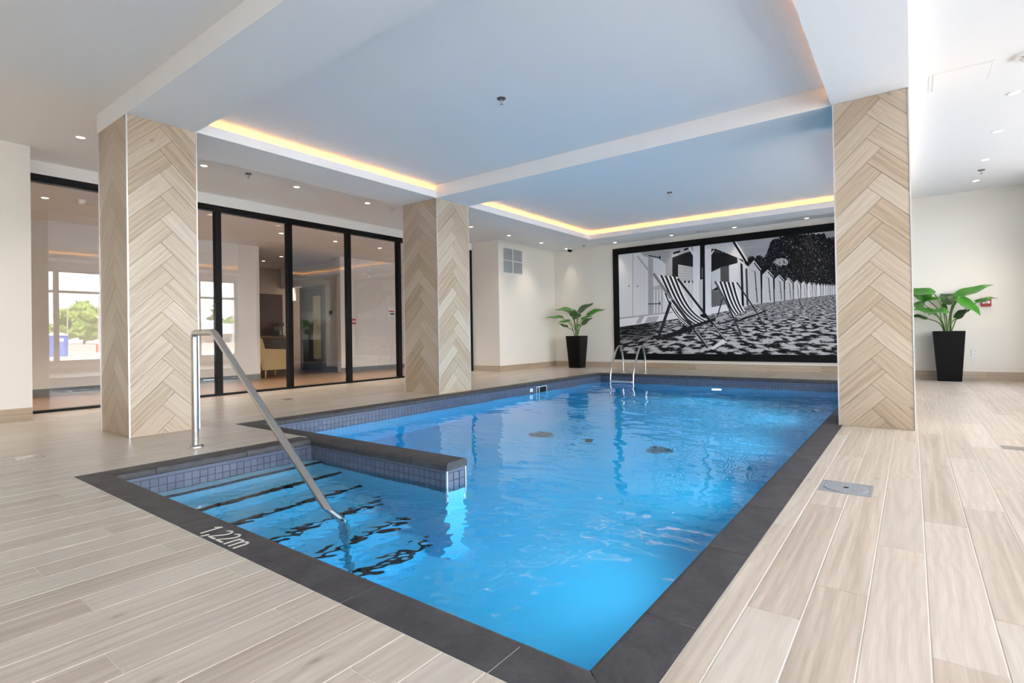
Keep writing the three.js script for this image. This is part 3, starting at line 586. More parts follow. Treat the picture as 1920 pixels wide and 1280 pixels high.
// ---------------------------------------------------------------- mural
{
  const Z = FARZ + 0.045, a = onZ(1148.3, 468, Z), b = onZ(1152.2, 673, Z);
  const X0 = (a.x + b.x) / 2, X1 = -0.8, Y1 = 2.9, Y0 = 0.2, fw = 0.15;
  const m = thing('beach_mural', 'large black-framed black-and-white print of two striped deck chairs and beach huts', 'picture', [X0, Y0, FARZ]);
  const W = X1 - X0, H = Y1 - Y0, d = 0.045;
  part(m, 'frame_member', bx(0, W, 0, fw, 0, d), blackMetal); part(m, 'frame_member', bx(0, W, H - fw, H, 0, d), blackMetal); part(m, 'frame_member', bx(0, fw, fw, H - fw, 0, d), blackMetal); part(m, 'frame_member', bx(W - fw, W, fw, H - fw, 0, d), blackMetal);
  const cw = 2048, iw = W - 2 * fw, ih = H - 2 * fw, ch = Math.round(cw * ih / iw);
  const cv = document.createElement('canvas'); cv.width = cw; cv.height = ch; const g = cv.getContext('2d');
  // coordinates of the print are read off the photograph's mural plane
  const pt = (zx, zy) => { const p = onZ(1130 + zx * 0.234375, 410 + zy * 0.234375, Z); return [(p.x - X0 - fw) / iw * cw, (1 - (p.y - Y0 - fw) / ih) * ch]; };
  const S = cw / iw / 420; // canvas pixels per drawing unit, roughly
  const k = (w) => { const v = w > 100 ? Math.min(248, Math.round(w * 1.16)) : w; return 'rgb(' + v + ',' + v + ',' + Math.min(255, v + 3) + ')'; };
  const poly = (v, ...p) => { g.fillStyle = k(v); g.beginPath(); p.forEach((q, i) => (i ? g.lineTo(...pt(...q)) : g.moveTo(...pt(...q)))); g.closePath(); g.fill(); };
  const line = (v, w, ...p) => { g.strokeStyle = k(v); g.lineWidth = w * S * 1.1; g.lineCap = 'butt'; g.beginPath(); p.forEach((q, i) => (i ? g.lineTo(...pt(...q)) : g.moveTo(...pt(...q)))); g.stroke(); };
  const rm = rng(21);
  g.fillStyle = k(150); g.fillRect(0, 0, cw, ch);
  // sky, with streaks of cloud
  for (let i = 0; i < 90; i++) { const [x, y] = pt(1040 + rm() * 900, 60 + rm() * 330); g.fillStyle = 'rgba(' + (rm() < 0.5 ? '185,187,192' : '120,121,126') + ',0.10)'; g.beginPath(); g.ellipse(x, y, 120 * rm() + 30, 18 + 14 * rm(), -0.1, 0, 6.3); g.fill(); }
  // trees behind the huts
  const treeTop = (x) => x < 1230 ? 330 - 30 * Math.sin((x - 1140) / 35) : x < 1300 ? 290 + (x - 1230) * 0.2 : x < 1345 ? 300 - (x - 1300) * 2.6 : x < 1480 ? 170 - (x - 1345) * 0.35 : x < 1780 ? 118 : 150;
  for (let i = 0; i < 16000; i++) { const zx = 1140 + rm() * 1000, lo = 560, hi = treeTop(Math.min(zx, 1860)) + 14 * rm(), zy = hi + (lo - hi) * rm(); if (((zx - 1430) / 60) ** 2 + ((zy - 345) / 34) ** 2 < 1 && rm() < 0.93) continue; const [x, y] = pt(zx, zy), v = rm() < 0.1 ? 48 + rm() * 40 : 12 + rm() * 28; g.fillStyle = k(Math.round(v)); g.beginPath(); g.ellipse(x, y, 3 + 8 * rm(), 2 + 5 * rm(), rm() * 3, 0, 6.3); g.fill(); }
  for (let i = 0; i < 10; i++) line(22, 5, [1500 + i * 18, 470 - 10 * rm()], [1470 + i * 30 + 20 * rm(), 300 - 80 * rm()]);
  // the row of huts running away to the right
  const huts = []; { let x = 1158, w = 118; while (x < 2350) { huts.push([x, w]); x += w; w = Math.max(17, w * 0.84); } }
  const base = (x) => x < 1575 ? 693 - (x - 1158) * 0.135 : 637 - (x - 1575) * 0.108, peak = (x) => 540 - 208 * Math.exp(-(x - 1207) / 250);
  for (const [x, w] of huts.slice().reverse()) {
    const px = x + w * 0.42, py = peak(px), e = (base(x) - py) * 0.15, v = 168 + Math.round(rm() * 30);
    poly(v, [x, base(x)], [x, py + e], [px, py], [x + w * 0.9, py + e * 1.5], [x + w * 0.95, base(x + w)]);
    poly(18, [x + w * 0.86, py + e * 1.45], [x + w * 0.95, py + e * 1.6], [x + w, base(x + w) - 1], [x + w * 0.92, base(x + w) + 1]);
    line(20, Math.max(1, w * 0.07), [px + w * 0.02, py + e * 0.35], [x + w * 0.86, py + e * 1.55]); line(215, Math.max(1, w * 0.04), [px, py], [x + w * 0.93, py + e * 1.4]);
    if (w > 30) { line(40, w * 0.055, [x + w * 0.5, py + e * 1.6], [x + w * 0.66, base(x) - 24 * w / 118]); line(60, 2, [x + w * 0.28, py + e * 1.5], [x + w * 0.52, py + e * 1.65]); line(60, 4, [x + w * 0.55, lerp(py, base(x), 0.62)], [x + w * 0.56, lerp(py, base(x), 0.66)]); }
  }
  // sand
  {
    const edge = (zx) => (zx < 830 ? 862 - (zx - 135) * 0.134 : zx < 1160 ? 769 - (zx - 830) * 0.24 : base(zx));
    g.fillStyle = k(140); g.beginPath(); g.moveTo(...pt(100, edge(100))); for (let x = 100; x < 2400; x += 20) g.lineTo(...pt(x, edge(x))); g.lineTo(cw + 10, ch + 10); g.lineTo(-10, ch + 10); g.fill();
    const img = g.getImageData(0, 0, cw, ch), p0 = pt(135, 862), horizon = pt(1600, 560)[1];
    const lowEdge = new Float32Array(cw).fill(1e9); for (let x = 60; x < 2500; x += 1) { const q = pt(x, edge(x)), i = Math.round(q[0]); for (let s = -2; s <= 2; s++) if (i + s >= 0 && i + s < cw) lowEdge[i + s] = Math.min(lowEdge[i + s], q[1]); }
    for (let x = 0; x < cw; x++) for (let y = Math.max(0, Math.floor(lowEdge[x])); y < ch; y++) {
      const dpt = 420 / Math.max(y - horizon, 26), wx = (x - cw * 0.7) * dpt / 70, wy = dpt * 8.5;
      const q = fbm(wx * 0.55 + wy * 0.2, wy * 1.5, 5) + 0.22 * n2(x / 9, y / 6), v = lerp(26, 196, smooth(-0.14, 0.12, q)) + 10 * n2(x * 0.6, y * 0.6), o = (y * cw + x) * 4;
      const left = smooth(560, 240, x) * smooth(p0[1] + 260, p0[1], y);
      const vv = lerp(v, v * 0.35, left); img.data[o] = vv; img.data[o + 1] = vv; img.data[o + 2] = vv + 3;
    }
    g.putImageData(img, 0, 0);
  }
  // white hut wall at left with its long cast shapes printed in grey
  poly(196, [100, 280], [560, 225], [560, 745], [130, 800]);
  poly(150, [300, 270], [560, 225], [560, 455], [505, 490], [500, 360], [450, 320], [330, 300]); poly(152, [362, 300], [402, 320], [402, 770], [362, 775]); poly(155, [270, 300], [285, 300], [365, 400], [365, 425]); poly(160, [400, 545], [480, 520], [480, 760], [400, 770]);
  for (const x of [150, 175, 208, 300, 330]) line(180, 1.6, [x, 285], [x - 2, 785]); line(105, 4, [240, 275], [238, 778]);
  for (const x of [412, 436, 460]) line(216, 8, [x, 565], [x, 758]);
  line(30, 8, [365, 293], [455, 311]); line(30, 10, [456, 296], [457, 326]); line(30, 7, [362, 681], [455, 679]); line(30, 9, [455, 664], [456, 690]);
  for (const [x, y] of [[208, 538], [278, 540]]) { const c = pt(x, y); g.fillStyle = k(90); g.beginPath(); g.arc(c[0], c[1], 7 * S, 0, 6.3); g.fill(); }
  // deck in front of it
  poly(204, [125, 800], [780, 715], [790, 772], [130, 868]); poly(150, [120, 792], [560, 742], [560, 752], [122, 804]); for (const [x, w] of [[262, 40], [330, 90]]) poly(158, [x + 30, 785], [x + w + 30, 778], [x + w, 835], [x, 840]); line(20, 5, [135, 868], [780, 776]);
  // porches
  poly(38, [556, 300], [720, 255], [720, 780], [556, 740]); poly(170, [602, 365], [722, 385], [722, 760], [602, 745]); for (let y = 390; y < 500; y += 22) line(120, 2, [604, y], [675, y + 6]); poly(192, [640, 505], [770, 490], [770, 745], [640, 745]); for (const x of [650, 682, 714]) poly(25, [x, 495], [x + 14, 493], [x + 14, 512], [x, 514]); for (const x of [665, 690, 715, 740]) line(150, 2, [x, 520], [x, 745]);
  poly(165, [545, 262], [700, 215], [720, 250], [555, 310]); poly(25, [562, 268], [618, 252], [618, 268], [562, 284]); poly(25, [648, 240], [688, 228], [688, 243], [648, 256]);
  poly(206, [722, 215], [778, 205], [778, 780], [722, 785]); line(206, 18, [690, 232], [735, 300]);
  poly(28, [778, 200], [828, 200], [832, 790], [778, 790]); line(160, 5, [795, 390], [795, 470]); poly(180, [770, 490], [800, 480], [800, 760], [770, 770]);
  poly(34, [835, 235], [900, 235], [1120, 310], [1120, 520], [835, 720]); poly(90, [940, 385], [1005, 375], [1008, 620], [940, 620]); poly(190, [868, 425], [940, 392], [942, 525], [872, 572]); poly(198, [1008, 372], [1104, 345], [1108, 690], [1012, 620]); poly(120, [870, 575], [1000, 560], [1000, 720], [870, 730]); for (let x = 876; x < 950; x += 11) line(22, 4, [x, 580], [x + 4, 705]);
  poly(205, [815, 215], [868, 215], [868, 770], [820, 775]); line(200, 12, [838, 322], [888, 252]);
  poly(188, [820, 205], [1042, 160], [1160, 345], [1110, 325], [905, 240], [820, 240]); for (let x = 850; x < 1040; x += 24) line(140, 2, [x, 190], [x + 60, 275]);
  line(22, 16, [1034, 165], [1146, 345]); line(214, 8, [1052, 165], [1158, 335]); poly(190, [1075, 310], [1160, 380], [1165, 690], [1110, 720]); poly(28, [1100, 350], [1118, 365], [1130, 700], [1112, 705]); poly(70, [1140, 400], [1156, 395], [1166, 690], [1150, 690]);
  poly(205, [832, 715], [1110, 660], [1112, 715], [832, 768]);
  // deck chairs
  const bez = (p, t) => { const u = 1 - t; return [0, 1].map((i) => u * u * u * p[0][i] + 3 * u * u * t * p[1][i] + 3 * u * t * t * p[2][i] + t * t * t * p[3][i]); };
  const cloth = (L, Rr, n) => { for (let s = 0; s < n; s++) { const A = [], B = []; for (let i = 0; i <= 24; i++) { const t = i / 24, l = bez(L, t), r = bez(Rr, t); A.push([lerp(l[0], r[0], s / n), lerp(l[1], r[1], s / n)]); B.push([lerp(l[0], r[0], (s + 1) / n), lerp(l[1], r[1], (s + 1) / n)]); } poly(s % 2 ? 26 : 218, ...A, ...B.reverse()); } };
  cloth([[480, 590], [520, 700], [560, 770], [660, 850]], [[530, 600], [565, 700], [600, 780], [690, 840]], 4);
  line(45, 26, [548, 650], [437, 972]); line(38, 22, [470, 965], [715, 885]); line(40, 16, [650, 840], [640, 880]);
  cloth([[440, 448], [520, 610], [560, 760], [722, 853]], [[598, 464], [650, 600], [700, 770], [868, 822]], 9);
  line(120, 24, [405, 437], [560, 660]); line(52, 24, [556, 650], [842, 1032]); line(36, 18, [598, 478], [985, 980]); line(190, 5, [735, 880], [848, 1028]); line(190, 5, [880, 850], [992, 976]);
  line(36, 26, [590, 905], [905, 800]); line(36, 24, [430, 965], [620, 895]); poly(198, [860, 1036], [962, 962], [990, 985], [880, 1048]); line(225, 7, [538, 640], [546, 660]);
  line(60, 10, [960, 632], [916, 782]); line(58, 13, [920, 842], [1300, 738]); cloth([[1050, 770], [1090, 800], [1150, 760], [1200, 735]], [[1100, 820], [1150, 800], [1200, 770], [1300, 735]], 6); line(45, 14, [1060, 825], [1305, 735]);
  cloth([[915, 500], [960, 620], [985, 700], [1045, 772]], [[1062, 508], [1085, 600], [1100, 680], [1140, 738]], 9);
  line(85, 15, [897, 500], [1000, 690]); line(62, 14, [996, 685], [1103, 918]); line(45, 10, [1072, 508], [1230, 745]); line(60, 9, [1228, 742], [1310, 900]); cloth([[900, 800], [930, 795], [960, 780], [1000, 765]], [[905, 825], [935, 815], [965, 800], [1000, 785]], 5);
  const tex = new THREE.CanvasTexture(cv); tex.colorSpace = THREE.SRGBColorSpace; tex.magFilter = THREE.LinearFilter;
  const pg = new THREE.BoxGeometry(iw, ih, 0.006);
  const side = std({ color: '#1a1a1a' }), face = phys({ map: tex, roughness: 0.6, specularIntensity: 0.3 });
  const pr = part(m, 'print', pg, [side, side, side, side, face, side], 'black-and-white beach photograph'); pr.position.set(W / 2, H / 2, 0.03);
}

// ---------------------------------------------------------------- potted plants
function leafGeo(L, Wd, bend, fold, seed) {
  const n = 12, m = 4, P = [], U = [], I = [], r = rng(seed), wav = r() * 6;
  for (let i = 0; i <= n; i++) for (let j = -m; j <= m; j++) {
    const t = i / n, s = j / m, w = Wd * 0.5 * Math.pow(Math.sin(Math.PI * Math.pow(clamp(t * 0.97 + 0.03), 0.62)), 0.85) * (1 - 0.1 * t);
    const back = -0.10 * L * (1 - t) ** 6 * Math.abs(s); // lobes at the base
    P.push(s * w, -bend * L * t * t + fold * Math.abs(s) * w + 0.012 * Math.sin(t * 9 + wav) * Math.abs(s), t * L + back); U.push(s * 0.5 + 0.5, t);
  }
  const k = 2 * m + 1; for (let i = 0; i < n; i++) for (let j = 0; j < 2 * m; j++) { const a = i * k + j; I.push(a, a + k, a + 1, a + 1, a + k, a + k + 1); }
  const g = new THREE.BufferGeometry(); g.setAttribute('position', new THREE.Float32BufferAttribute(P, 3)); g.setAttribute('uv', new THREE.Float32BufferAttribute(U, 2)); g.setIndex(I); g.computeVertexNormals(); return g;
}
function plant(pos, turn, label, leaves, ang) {
  const t = thing('potted_plant', label, 'plant', pos); const pot = new THREE.Group(); pot.name = 'planter'; pot.rotation.y = turn; t.add(pot);
  const H = 0.79, a = 0.148, b = 0.2;
  const shell = new THREE.CylinderGeometry(b * Math.SQRT2, a * Math.SQRT2, H, 4, 1, true).rotateY(Math.PI / 4).translate(0, H / 2, 0).toNonIndexed(); shell.computeVertexNormals();
  part(pot, 'planter_wall', shell, blackGloss); part(pot, 'planter_base', bx(-a, a, 0, 0.01, -a, a), blackGloss);
  const rim = new THREE.CylinderGeometry(b * Math.SQRT2, b * Math.SQRT2, 0.02, 4, 1, true).rotateY(Math.PI / 4).translate(0, H - 0.01, 0).toNonIndexed(); rim.computeVertexNormals();
  part(pot, 'planter_rim', merge([bx(-b, b, H - 0.012, H, b - 0.018, b), bx(-b, b, H - 0.012, H, -b, -b + 0.018), bx(-b, -b + 0.018, H - 0.012, H, -b + 0.018, b - 0.018), bx(b - 0.018, b, H - 0.012, H, -b + 0.018, b - 0.018)]), blackGloss);
  part(pot, 'soil', bx(-b + 0.03, b - 0.03, H - 0.06, H - 0.04, -b + 0.03, b - 0.03), soilMat);
  // leaves: x to the viewer's right, y up from the rim, d towards the viewer
  const right = V(Math.cos(ang), 0, -Math.sin(ang)), toward = V(Math.sin(ang), 0, Math.cos(ang));
  const P = ([x, y, d]) => right.clone().multiplyScalar(x).addScaledVector(toward, d).add(V(0, H + y, 0));
  leaves.forEach(([bx_, by, tx, ty, w, d0, d1, dark, roll = 0], i) => {
    const A = P([bx_, by, d0]), B = P([tx, ty + 0.14 * Math.hypot(tx - bx_, ty - by), d1]), dir = B.clone().sub(A), L = dir.length(); dir.normalize();
    const foot = P([bx_ * 0.12 + (i % 3 - 1) * 0.02, -0.05, d0 * 0.2]), mid = P([bx_ * 0.42, by * 0.62, d0 * 0.6]);
    const c = new THREE.CatmullRomCurve3([foot, mid, A]); const st = part(t, 'stem', new THREE.TubeGeometry(c, 10, 0.0085, 7, false), stemMat);
    let up = V(0, 1, 0).addScaledVector(toward, 0.55).addScaledVector(right, roll); up.addScaledVector(dir, -up.dot(dir)).normalize();
    const side = new THREE.Vector3().crossVectors(up, dir);
    const m = new THREE.Matrix4().makeBasis(side, up, dir).setPosition(A);
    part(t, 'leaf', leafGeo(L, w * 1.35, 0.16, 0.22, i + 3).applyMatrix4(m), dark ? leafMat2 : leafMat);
  });
}
{
  const q = (x, y) => [(x - 535) * 0.00215, (700 - y) * 0.00215];
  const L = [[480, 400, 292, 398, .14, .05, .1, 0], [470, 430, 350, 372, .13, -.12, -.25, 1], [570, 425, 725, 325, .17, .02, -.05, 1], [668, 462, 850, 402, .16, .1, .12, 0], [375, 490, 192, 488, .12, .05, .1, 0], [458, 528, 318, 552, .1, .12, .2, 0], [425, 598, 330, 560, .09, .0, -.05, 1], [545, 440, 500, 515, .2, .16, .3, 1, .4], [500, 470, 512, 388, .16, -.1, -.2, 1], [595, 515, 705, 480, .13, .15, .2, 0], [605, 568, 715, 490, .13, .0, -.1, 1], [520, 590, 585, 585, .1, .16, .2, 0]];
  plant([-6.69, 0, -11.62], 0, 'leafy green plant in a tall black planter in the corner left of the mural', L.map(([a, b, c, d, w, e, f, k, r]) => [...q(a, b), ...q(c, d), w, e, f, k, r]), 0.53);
  const q2 = (x, y) => [(x - 1270) * 0.00155, (1192 - y) * 0.00155];
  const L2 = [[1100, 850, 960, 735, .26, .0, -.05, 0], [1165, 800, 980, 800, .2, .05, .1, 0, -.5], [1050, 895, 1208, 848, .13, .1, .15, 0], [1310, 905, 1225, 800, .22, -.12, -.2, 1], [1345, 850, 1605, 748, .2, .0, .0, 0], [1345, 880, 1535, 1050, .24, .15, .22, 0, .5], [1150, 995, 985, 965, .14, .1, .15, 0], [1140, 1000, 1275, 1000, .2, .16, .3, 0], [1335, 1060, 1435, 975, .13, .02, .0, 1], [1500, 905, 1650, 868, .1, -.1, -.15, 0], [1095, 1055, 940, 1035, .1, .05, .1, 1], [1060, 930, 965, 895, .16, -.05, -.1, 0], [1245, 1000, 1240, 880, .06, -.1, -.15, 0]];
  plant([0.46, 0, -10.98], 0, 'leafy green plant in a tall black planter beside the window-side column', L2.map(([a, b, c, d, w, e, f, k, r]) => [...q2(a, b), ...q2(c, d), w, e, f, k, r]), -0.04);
}

// ---------------------------------------------------------------- handrail and ladder
{
  const z = -1.885, t = thing('handrail', 'stainless steel handrail sloping from the deck down into the pool steps', 'handrail', [-4.57, 0, z]);
  const p = (x, y) => [x + 4.57, y, 0];
  part(t, 'rail_tube', pipe([p(-4.57, 0.0), p(-4.57, 0.905), p(-4.23, 0.905), p(-2.66, -0.285), p(-2.6, -1.17)], 0.025, 0.035, 18), steel);
  part(t, 'flange', merge([cyl(0.062, 0.06, 0.008, 0, 0, 0, 32), cyl(0.058, 0.04, 0.014, 0, 0.008, 0, 32)]), steel);
}
{
  const z = POOL.zf, t = thing('pool_ladder', 'stainless steel pool ladder hooked over the coping below the mural', 'ladder', [-4.72, 0, z]);
  for (const x of [-0.25, 0.25]) {
    part(t, 'rail_tube', pipe([[x, 0, -0.42], [x, 0.34, -0.42], [x, 0.6, -0.3], [x, 0.5, -0.1], [x, 0.1, 0.17], [x, -0.1, 0.2], [x, -1.05, 0.2], [x, -1.1, 0.02]], 0.0205, 0.12, 14), steel);
    part(t, 'flange', merge([cyl(0.05, 0.05, 0.008, x, 0, -0.42, 24), cyl(0.046, 0.026, 0.02, x, 0.008, -0.42, 24)]), steel);
  }
  for (const y of [-0.16, -0.42, -0.68, -0.94]) part(t, 'tread', rbx(-0.24, 0.24, y, y + 0.035, 0.15, 0.25, 0.008), std({ color: '#d9dcdf', roughness: 0.35, metalness: 0.6 }));
}

// ---------------------------------------------------------------- floor fittings
for (const l of LIDS) {
  const w = l.x1 - l.x0, t = thing('skimmer_lid', 'square grey plastic skimmer lid set into the deck planks', 'access lid', [(l.x0 + l.x1) / 2, 0, (l.z0 + l.z1) / 2]), gp = std({ color: '#8d9197', roughness: 0.45 });
  part(t, 'frame', merge([bx(-w / 2 + .001, w / 2 - .001, -0.01, 0.001, -w / 2 + .001, -w / 2 + 0.012), bx(-w / 2 + .001, w / 2 - .001, -0.01, 0.001, w / 2 - 0.012, w / 2 - .001), bx(-w / 2 + .001, -w / 2 + 0.012, -0.01, 0.001, -w / 2 + 0.012, w / 2 - 0.012), bx(w / 2 - 0.012, w / 2 - .001, -0.01, 0.001, -w / 2 + 0.012, w / 2 - 0.012)]), gp);
  part(t, 'corner_plate', bx(-w / 2 + 0.012, w / 2 - 0.012, -0.012, -0.001, -w / 2 + 0.012, w / 2 - 0.012), gp);
  const d = part(t, 'round_cover', new THREE.CylinderGeometry(0.1, 0.1, 0.004, 40).translate(0, 0.0005, 0), std({ color: '#979ba1', roughness: 0.4 }));
  part(d, 'finger_hole', new THREE.CylinderGeometry(0.014, 0.014, 0.001, 20).translate(0, 0.0028, 0), darkHole);
  const ribs = []; for (let i = -7; i <= 7; i++) for (let j = -7; j <= 7; j++) { const x = i * 0.012, z = j * 0.012, q = Math.hypot(x, z); if (q > 0.088 || q < 0.022) continue; ribs.push(bx(x - 0.003, x + 0.003, 0.002, 0.0034, z - 0.003, z + 0.003)); }
  const rb = part(d, 'raised_grip', merge(ribs), gp);
}
['left of the entry steps', 'in front of the glass partition', 'beside the skimmer along the long pool side', 'on the window side beyond the skimmer lid'].forEach((where, i) => {
  const [x, z] = DRAINS[i], t = thing('floor_drain', 'small square metal floor drain in the deck ' + where, 'drain', [x, 0, z]), h = 0.0735;
  part(t, 'frame', merge([bx(-h, h, -0.01, 0.0005, -h, -h + 0.01), bx(-h, h, -0.01, 0.0005, h - 0.01, h), bx(-h, -h + 0.01, -0.01, 0.0005, -h + 0.01, h - 0.01), bx(h - 0.01, h, -0.01, 0.0005, -h + 0.01, h - 0.01)]), steel);
  part(t, 'sump', bx(-h + 0.01, h - 0.01, -0.012, -0.009, -h + 0.01, h - 0.01), darkHole);
  for (let k = -3; k <= 3; k++) part(t, 'bar', bx(-h + 0.01, h - 0.01, -0.008, 0, k * 0.017 - 0.0055, k * 0.017 + 0.0055), steel);
});

// ---------------------------------------------------------------- ceiling fittings
function downlight([x, y, z], where, I = 2.2, group = 'recessed downlights of the pool hall', cone = 0.8) {
  const t = thing('downlight', 'small round recessed downlight ' + where, 'downlight', [x, y, z], group);
  part(t, 'trim_ring', new THREE.TorusGeometry(0.043, 0.007, 8, 32).rotateX(Math.PI / 2), whitePlastic);
  part(t, 'lamp', new THREE.CylinderGeometry(0.04, 0.04, 0.004, 28).translate(0, -0.003, 0), lampGlow);
  const l = new THREE.SpotLight('#ffeedb', I, 0, cone, 0.8, 2); l.position.set(0, -0.012, 0); l.target.position.set(0, -1, 0); l.shadow.radius = 1.5; t.add(l, l.target);
}
const nth = ['first', 'second', 'third', 'fourth', 'fifth', 'sixth', 'seventh', 'eighth', 'ninth', 'tenth'];
[-11.82, -10.65, -9.37, -8.11, -6.83, -5.56, -4.31, -3.05, -1.81, -0.55].forEach((z, i) => downlight([-7.06, CEIL, z], 'beside the glass partition, ' + nth[i] + ' from the mural end', i ? 2.2 : 1.2, 'downlights beside the glass partition', i ? 0.8 : 0.5));
[-5.7, -4.31, -2.96, -1.61].forEach((x, i) => downlight([x, CEIL, -11.82], 'above the mural, ' + nth[i] + ' from the dome camera', 1.2, 'downlights above the mural', 0.5));
[-10.53, -9.29, -8.04, -6.82, -5.58, -4.34, -3.1, -1.85, -0.6].forEach((z, i) => downlight([0.8, CEIL, z], 'beside the windows, ' + nth[i] + ' from the fire pull wall', 2.2, 'downlights beside the windows'));
[-8.8, -7.66, -6.53, -5.37, -4.25, -3.15, -2.0, -0.85].forEach((z, i) => downlight([-9.33, 2.8, z], 'in the lounge ceiling, ' + nth[i] + ' from the paper notice', 9, 'downlights of the lounge'));
for (const [x, z] of [[-13.0, -7.0], [-12.0, -6.9]]) downlight([x, 2.8, z], x < -12.5 ? 'in the lounge ceiling by the dark cabinet wall' : 'in the lounge ceiling over the armchair', 0.3, 'downlights over the armchair');
function sprinkler([x, y, z], where) {
  const t = thing('sprinkler', 'small ceiling sprinkler head ' + where, 'sprinkler', [x, y, z]);
  part(t, 'escutcheon', new THREE.CylinderGeometry(0.042, 0.036, 0.008, 24).translate(0, -0.004, 0), std({ color: '#4a4a4c', roughness: 0.3, metalness: 0.8 }));
  part(t, 'body', new THREE.CylinderGeometry(0.012, 0.009, 0.03, 14).translate(0, -0.022, 0), steel); part(t, 'deflector', new THREE.CylinderGeometry(0.018, 0.018, 0.003, 18).translate(0, -0.052, 0), steel);
  part(t, 'yoke', new THREE.TorusGeometry(0.011, 0.002, 6, 16).translate(0, -0.043, 0), steel);
}
sprinkler([-3.0, CEIL, -3.9], 'in the first ceiling recess over the pool'); sprinkler([-3.0, CEIL, -8.18], 'in the second ceiling recess over the pool'); sprinkler([-6.98, CEIL, -3.57], 'in the ceiling strip between the glass partition downlights'); sprinkler([0.81, CEIL, -9.88], 'in the ceiling strip between the window-side downlights'); sprinkler([-6.5, CEIL, -11.72], 'above the corner beside the dome camera');
{
  const s = thing('smoke_detector', 'white smoke detector on the ceiling near the middle column', 'detector', [-7.1, CEIL, -6.09]);
  part(s, 'base', new THREE.CylinderGeometry(0.06, 0.06, 0.02, 28).translate(0, -0.01, 0), whitePlastic); part(s, 'head', new THREE.CylinderGeometry(0.055, 0.035, 0.035, 28).translate(0, -0.037, 0), whitePlastic);
  const s2 = thing('smoke_detector', 'white smoke detector on the lounge ceiling behind the glass', 'detector', [-9.13, 2.8, -2.34]);
  part(s2, 'base', new THREE.CylinderGeometry(0.06, 0.06, 0.02, 28).translate(0, -0.01, 0), whitePlastic); part(s2, 'head', new THREE.CylinderGeometry(0.055, 0.035, 0.04, 28).translate(0, -0.04, 0), whitePlastic);
  const f = thing('fire_horn', 'round white ceiling fire horn with red lettering near the windows', 'alarm', [0.78, CEIL, -5.93]);
  part(f, 'base', new THREE.CylinderGeometry(0.085, 0.08, 0.03, 36).translate(0, -0.015, 0), whitePlastic); part(f, 'lens', new THREE.SphereGeometry(0.035, 20, 12).scale(1, 0.6, 1).translate(0, -0.035, 0), std({ color: '#dfe3e6', roughness: 0.1 }));
  const tg = new TextGeometry('FIRE', { font, size: 0.02, depth: 0.001 }); tg.center(); tg.rotateX(Math.PI / 2).rotateY(0.2); part(f, 'lettering', tg, redPaint, 'red lettering reading FIRE').position.set(-0.02, -0.0308, 0.055);
  const d = thing('dome_camera', 'small dome security camera with a black bubble on the ceiling corner', 'camera', [-6.98, CEIL, -11.85]);
  part(d, 'base', new THREE.CylinderGeometry(0.07, 0.075, 0.04, 28).translate(0, -0.02, 0), whitePlastic); part(d, 'bubble', new THREE.SphereGeometry(0.06, 24, 12, 0, 6.3, Math.PI / 2, Math.PI / 2).translate(0, -0.04, 0), blackGloss);
  const v = thing('ceiling_diffuser', 'round flat air diffuser in the ceiling strip above the mural', 'vent', [-3.6, CEIL, -11.8]);
  part(v, 'rim', new THREE.TorusGeometry(0.15, 0.012, 8, 40).rotateX(Math.PI / 2), whitePlastic); for (const r of [0.05, 0.09, 0.125]) part(v, 'ring', new THREE.TorusGeometry(r, 0.007, 6, 36).rotateX(Math.PI / 2).translate(0, -0.006, 0), whitePlastic); part(v, 'throat', new THREE.CylinderGeometry(0.14, 0.14, 0.004, 36).translate(0, -0.002, 0), std({ color: '#77777a', roughness: 0.8 }));
  const a = thing('access_panel', 'flush square white access panel in the window-side ceiling', 'access panel', [0.375, CEIL, -6.075]);
  part(a, 'panel_door', rbx(-0.19, 0.19, -0.006, 0, -0.19, 0.19, 0.002), ceilMat);
  part(a, 'panel_frame', merge([bx(-0.215, 0.215, -0.004, 0, 0.195, 0.21), bx(-0.215, 0.215, -0.004, 0, -0.21, -0.195), bx(-0.215, -0.195, -0.004, 0, -0.195, 0.195), bx(0.195, 0.215, -0.004, 0, -0.195, 0.195)]), ceilMat);
}
// wall air grille
{
  const x = BUMPX, a = onX(941, 458, x), b = onX(980, 515, x), z0 = b.z, z1 = a.z, y1 = 2.9, y0 = 2.27, t = thing('air_grille', 'white louvred air grille of four panels high on the left far wall', 'vent', [x, y0, z1]);
  const L = z1 - z0, H = y1 - y0, f = 0.03, off = std({ color: '#d5d6d8', roughness: 0.45 });
  part(t, 'frame', merge([bx(0, 0.016, 0, f, -L, 0), bx(0, 0.016, H - f, H, -L, 0), bx(0, 0.016, f, H - f, -f, 0), bx(0, 0.016, f, H - f, -L, -L + f), bx(0, 0.014, f, H - f, -L / 2 - 0.014, -L / 2 + 0.014), bx(0, 0.014, H / 2 - 0.012, H / 2 + 0.012, -L + f, -f)]), whitePlastic);
  part(t, 'duct_back', bx(0, 0.002, f, H - f, -L + f, -f), std({ color: '#a5a6a8', roughness: 0.9 }));
  const n = 22; for (let i = 0; i < n; i++) for (const [p, q] of [[-f, -L / 2 + 0.014], [-L / 2 - 0.014, -L + f]]) { const y = f + (i + 0.5) * (H - 2 * f) / n; if (Math.abs(y - H / 2) < 0.014) continue; part(t, 'louvre', bx(-0.0095, 0.0095, -0.0012, 0.0012, -Math.abs(p - q) / 2, Math.abs(p - q) / 2).rotateZ(-0.7).translate(0.009, y, (p + q) / 2), off); }
}

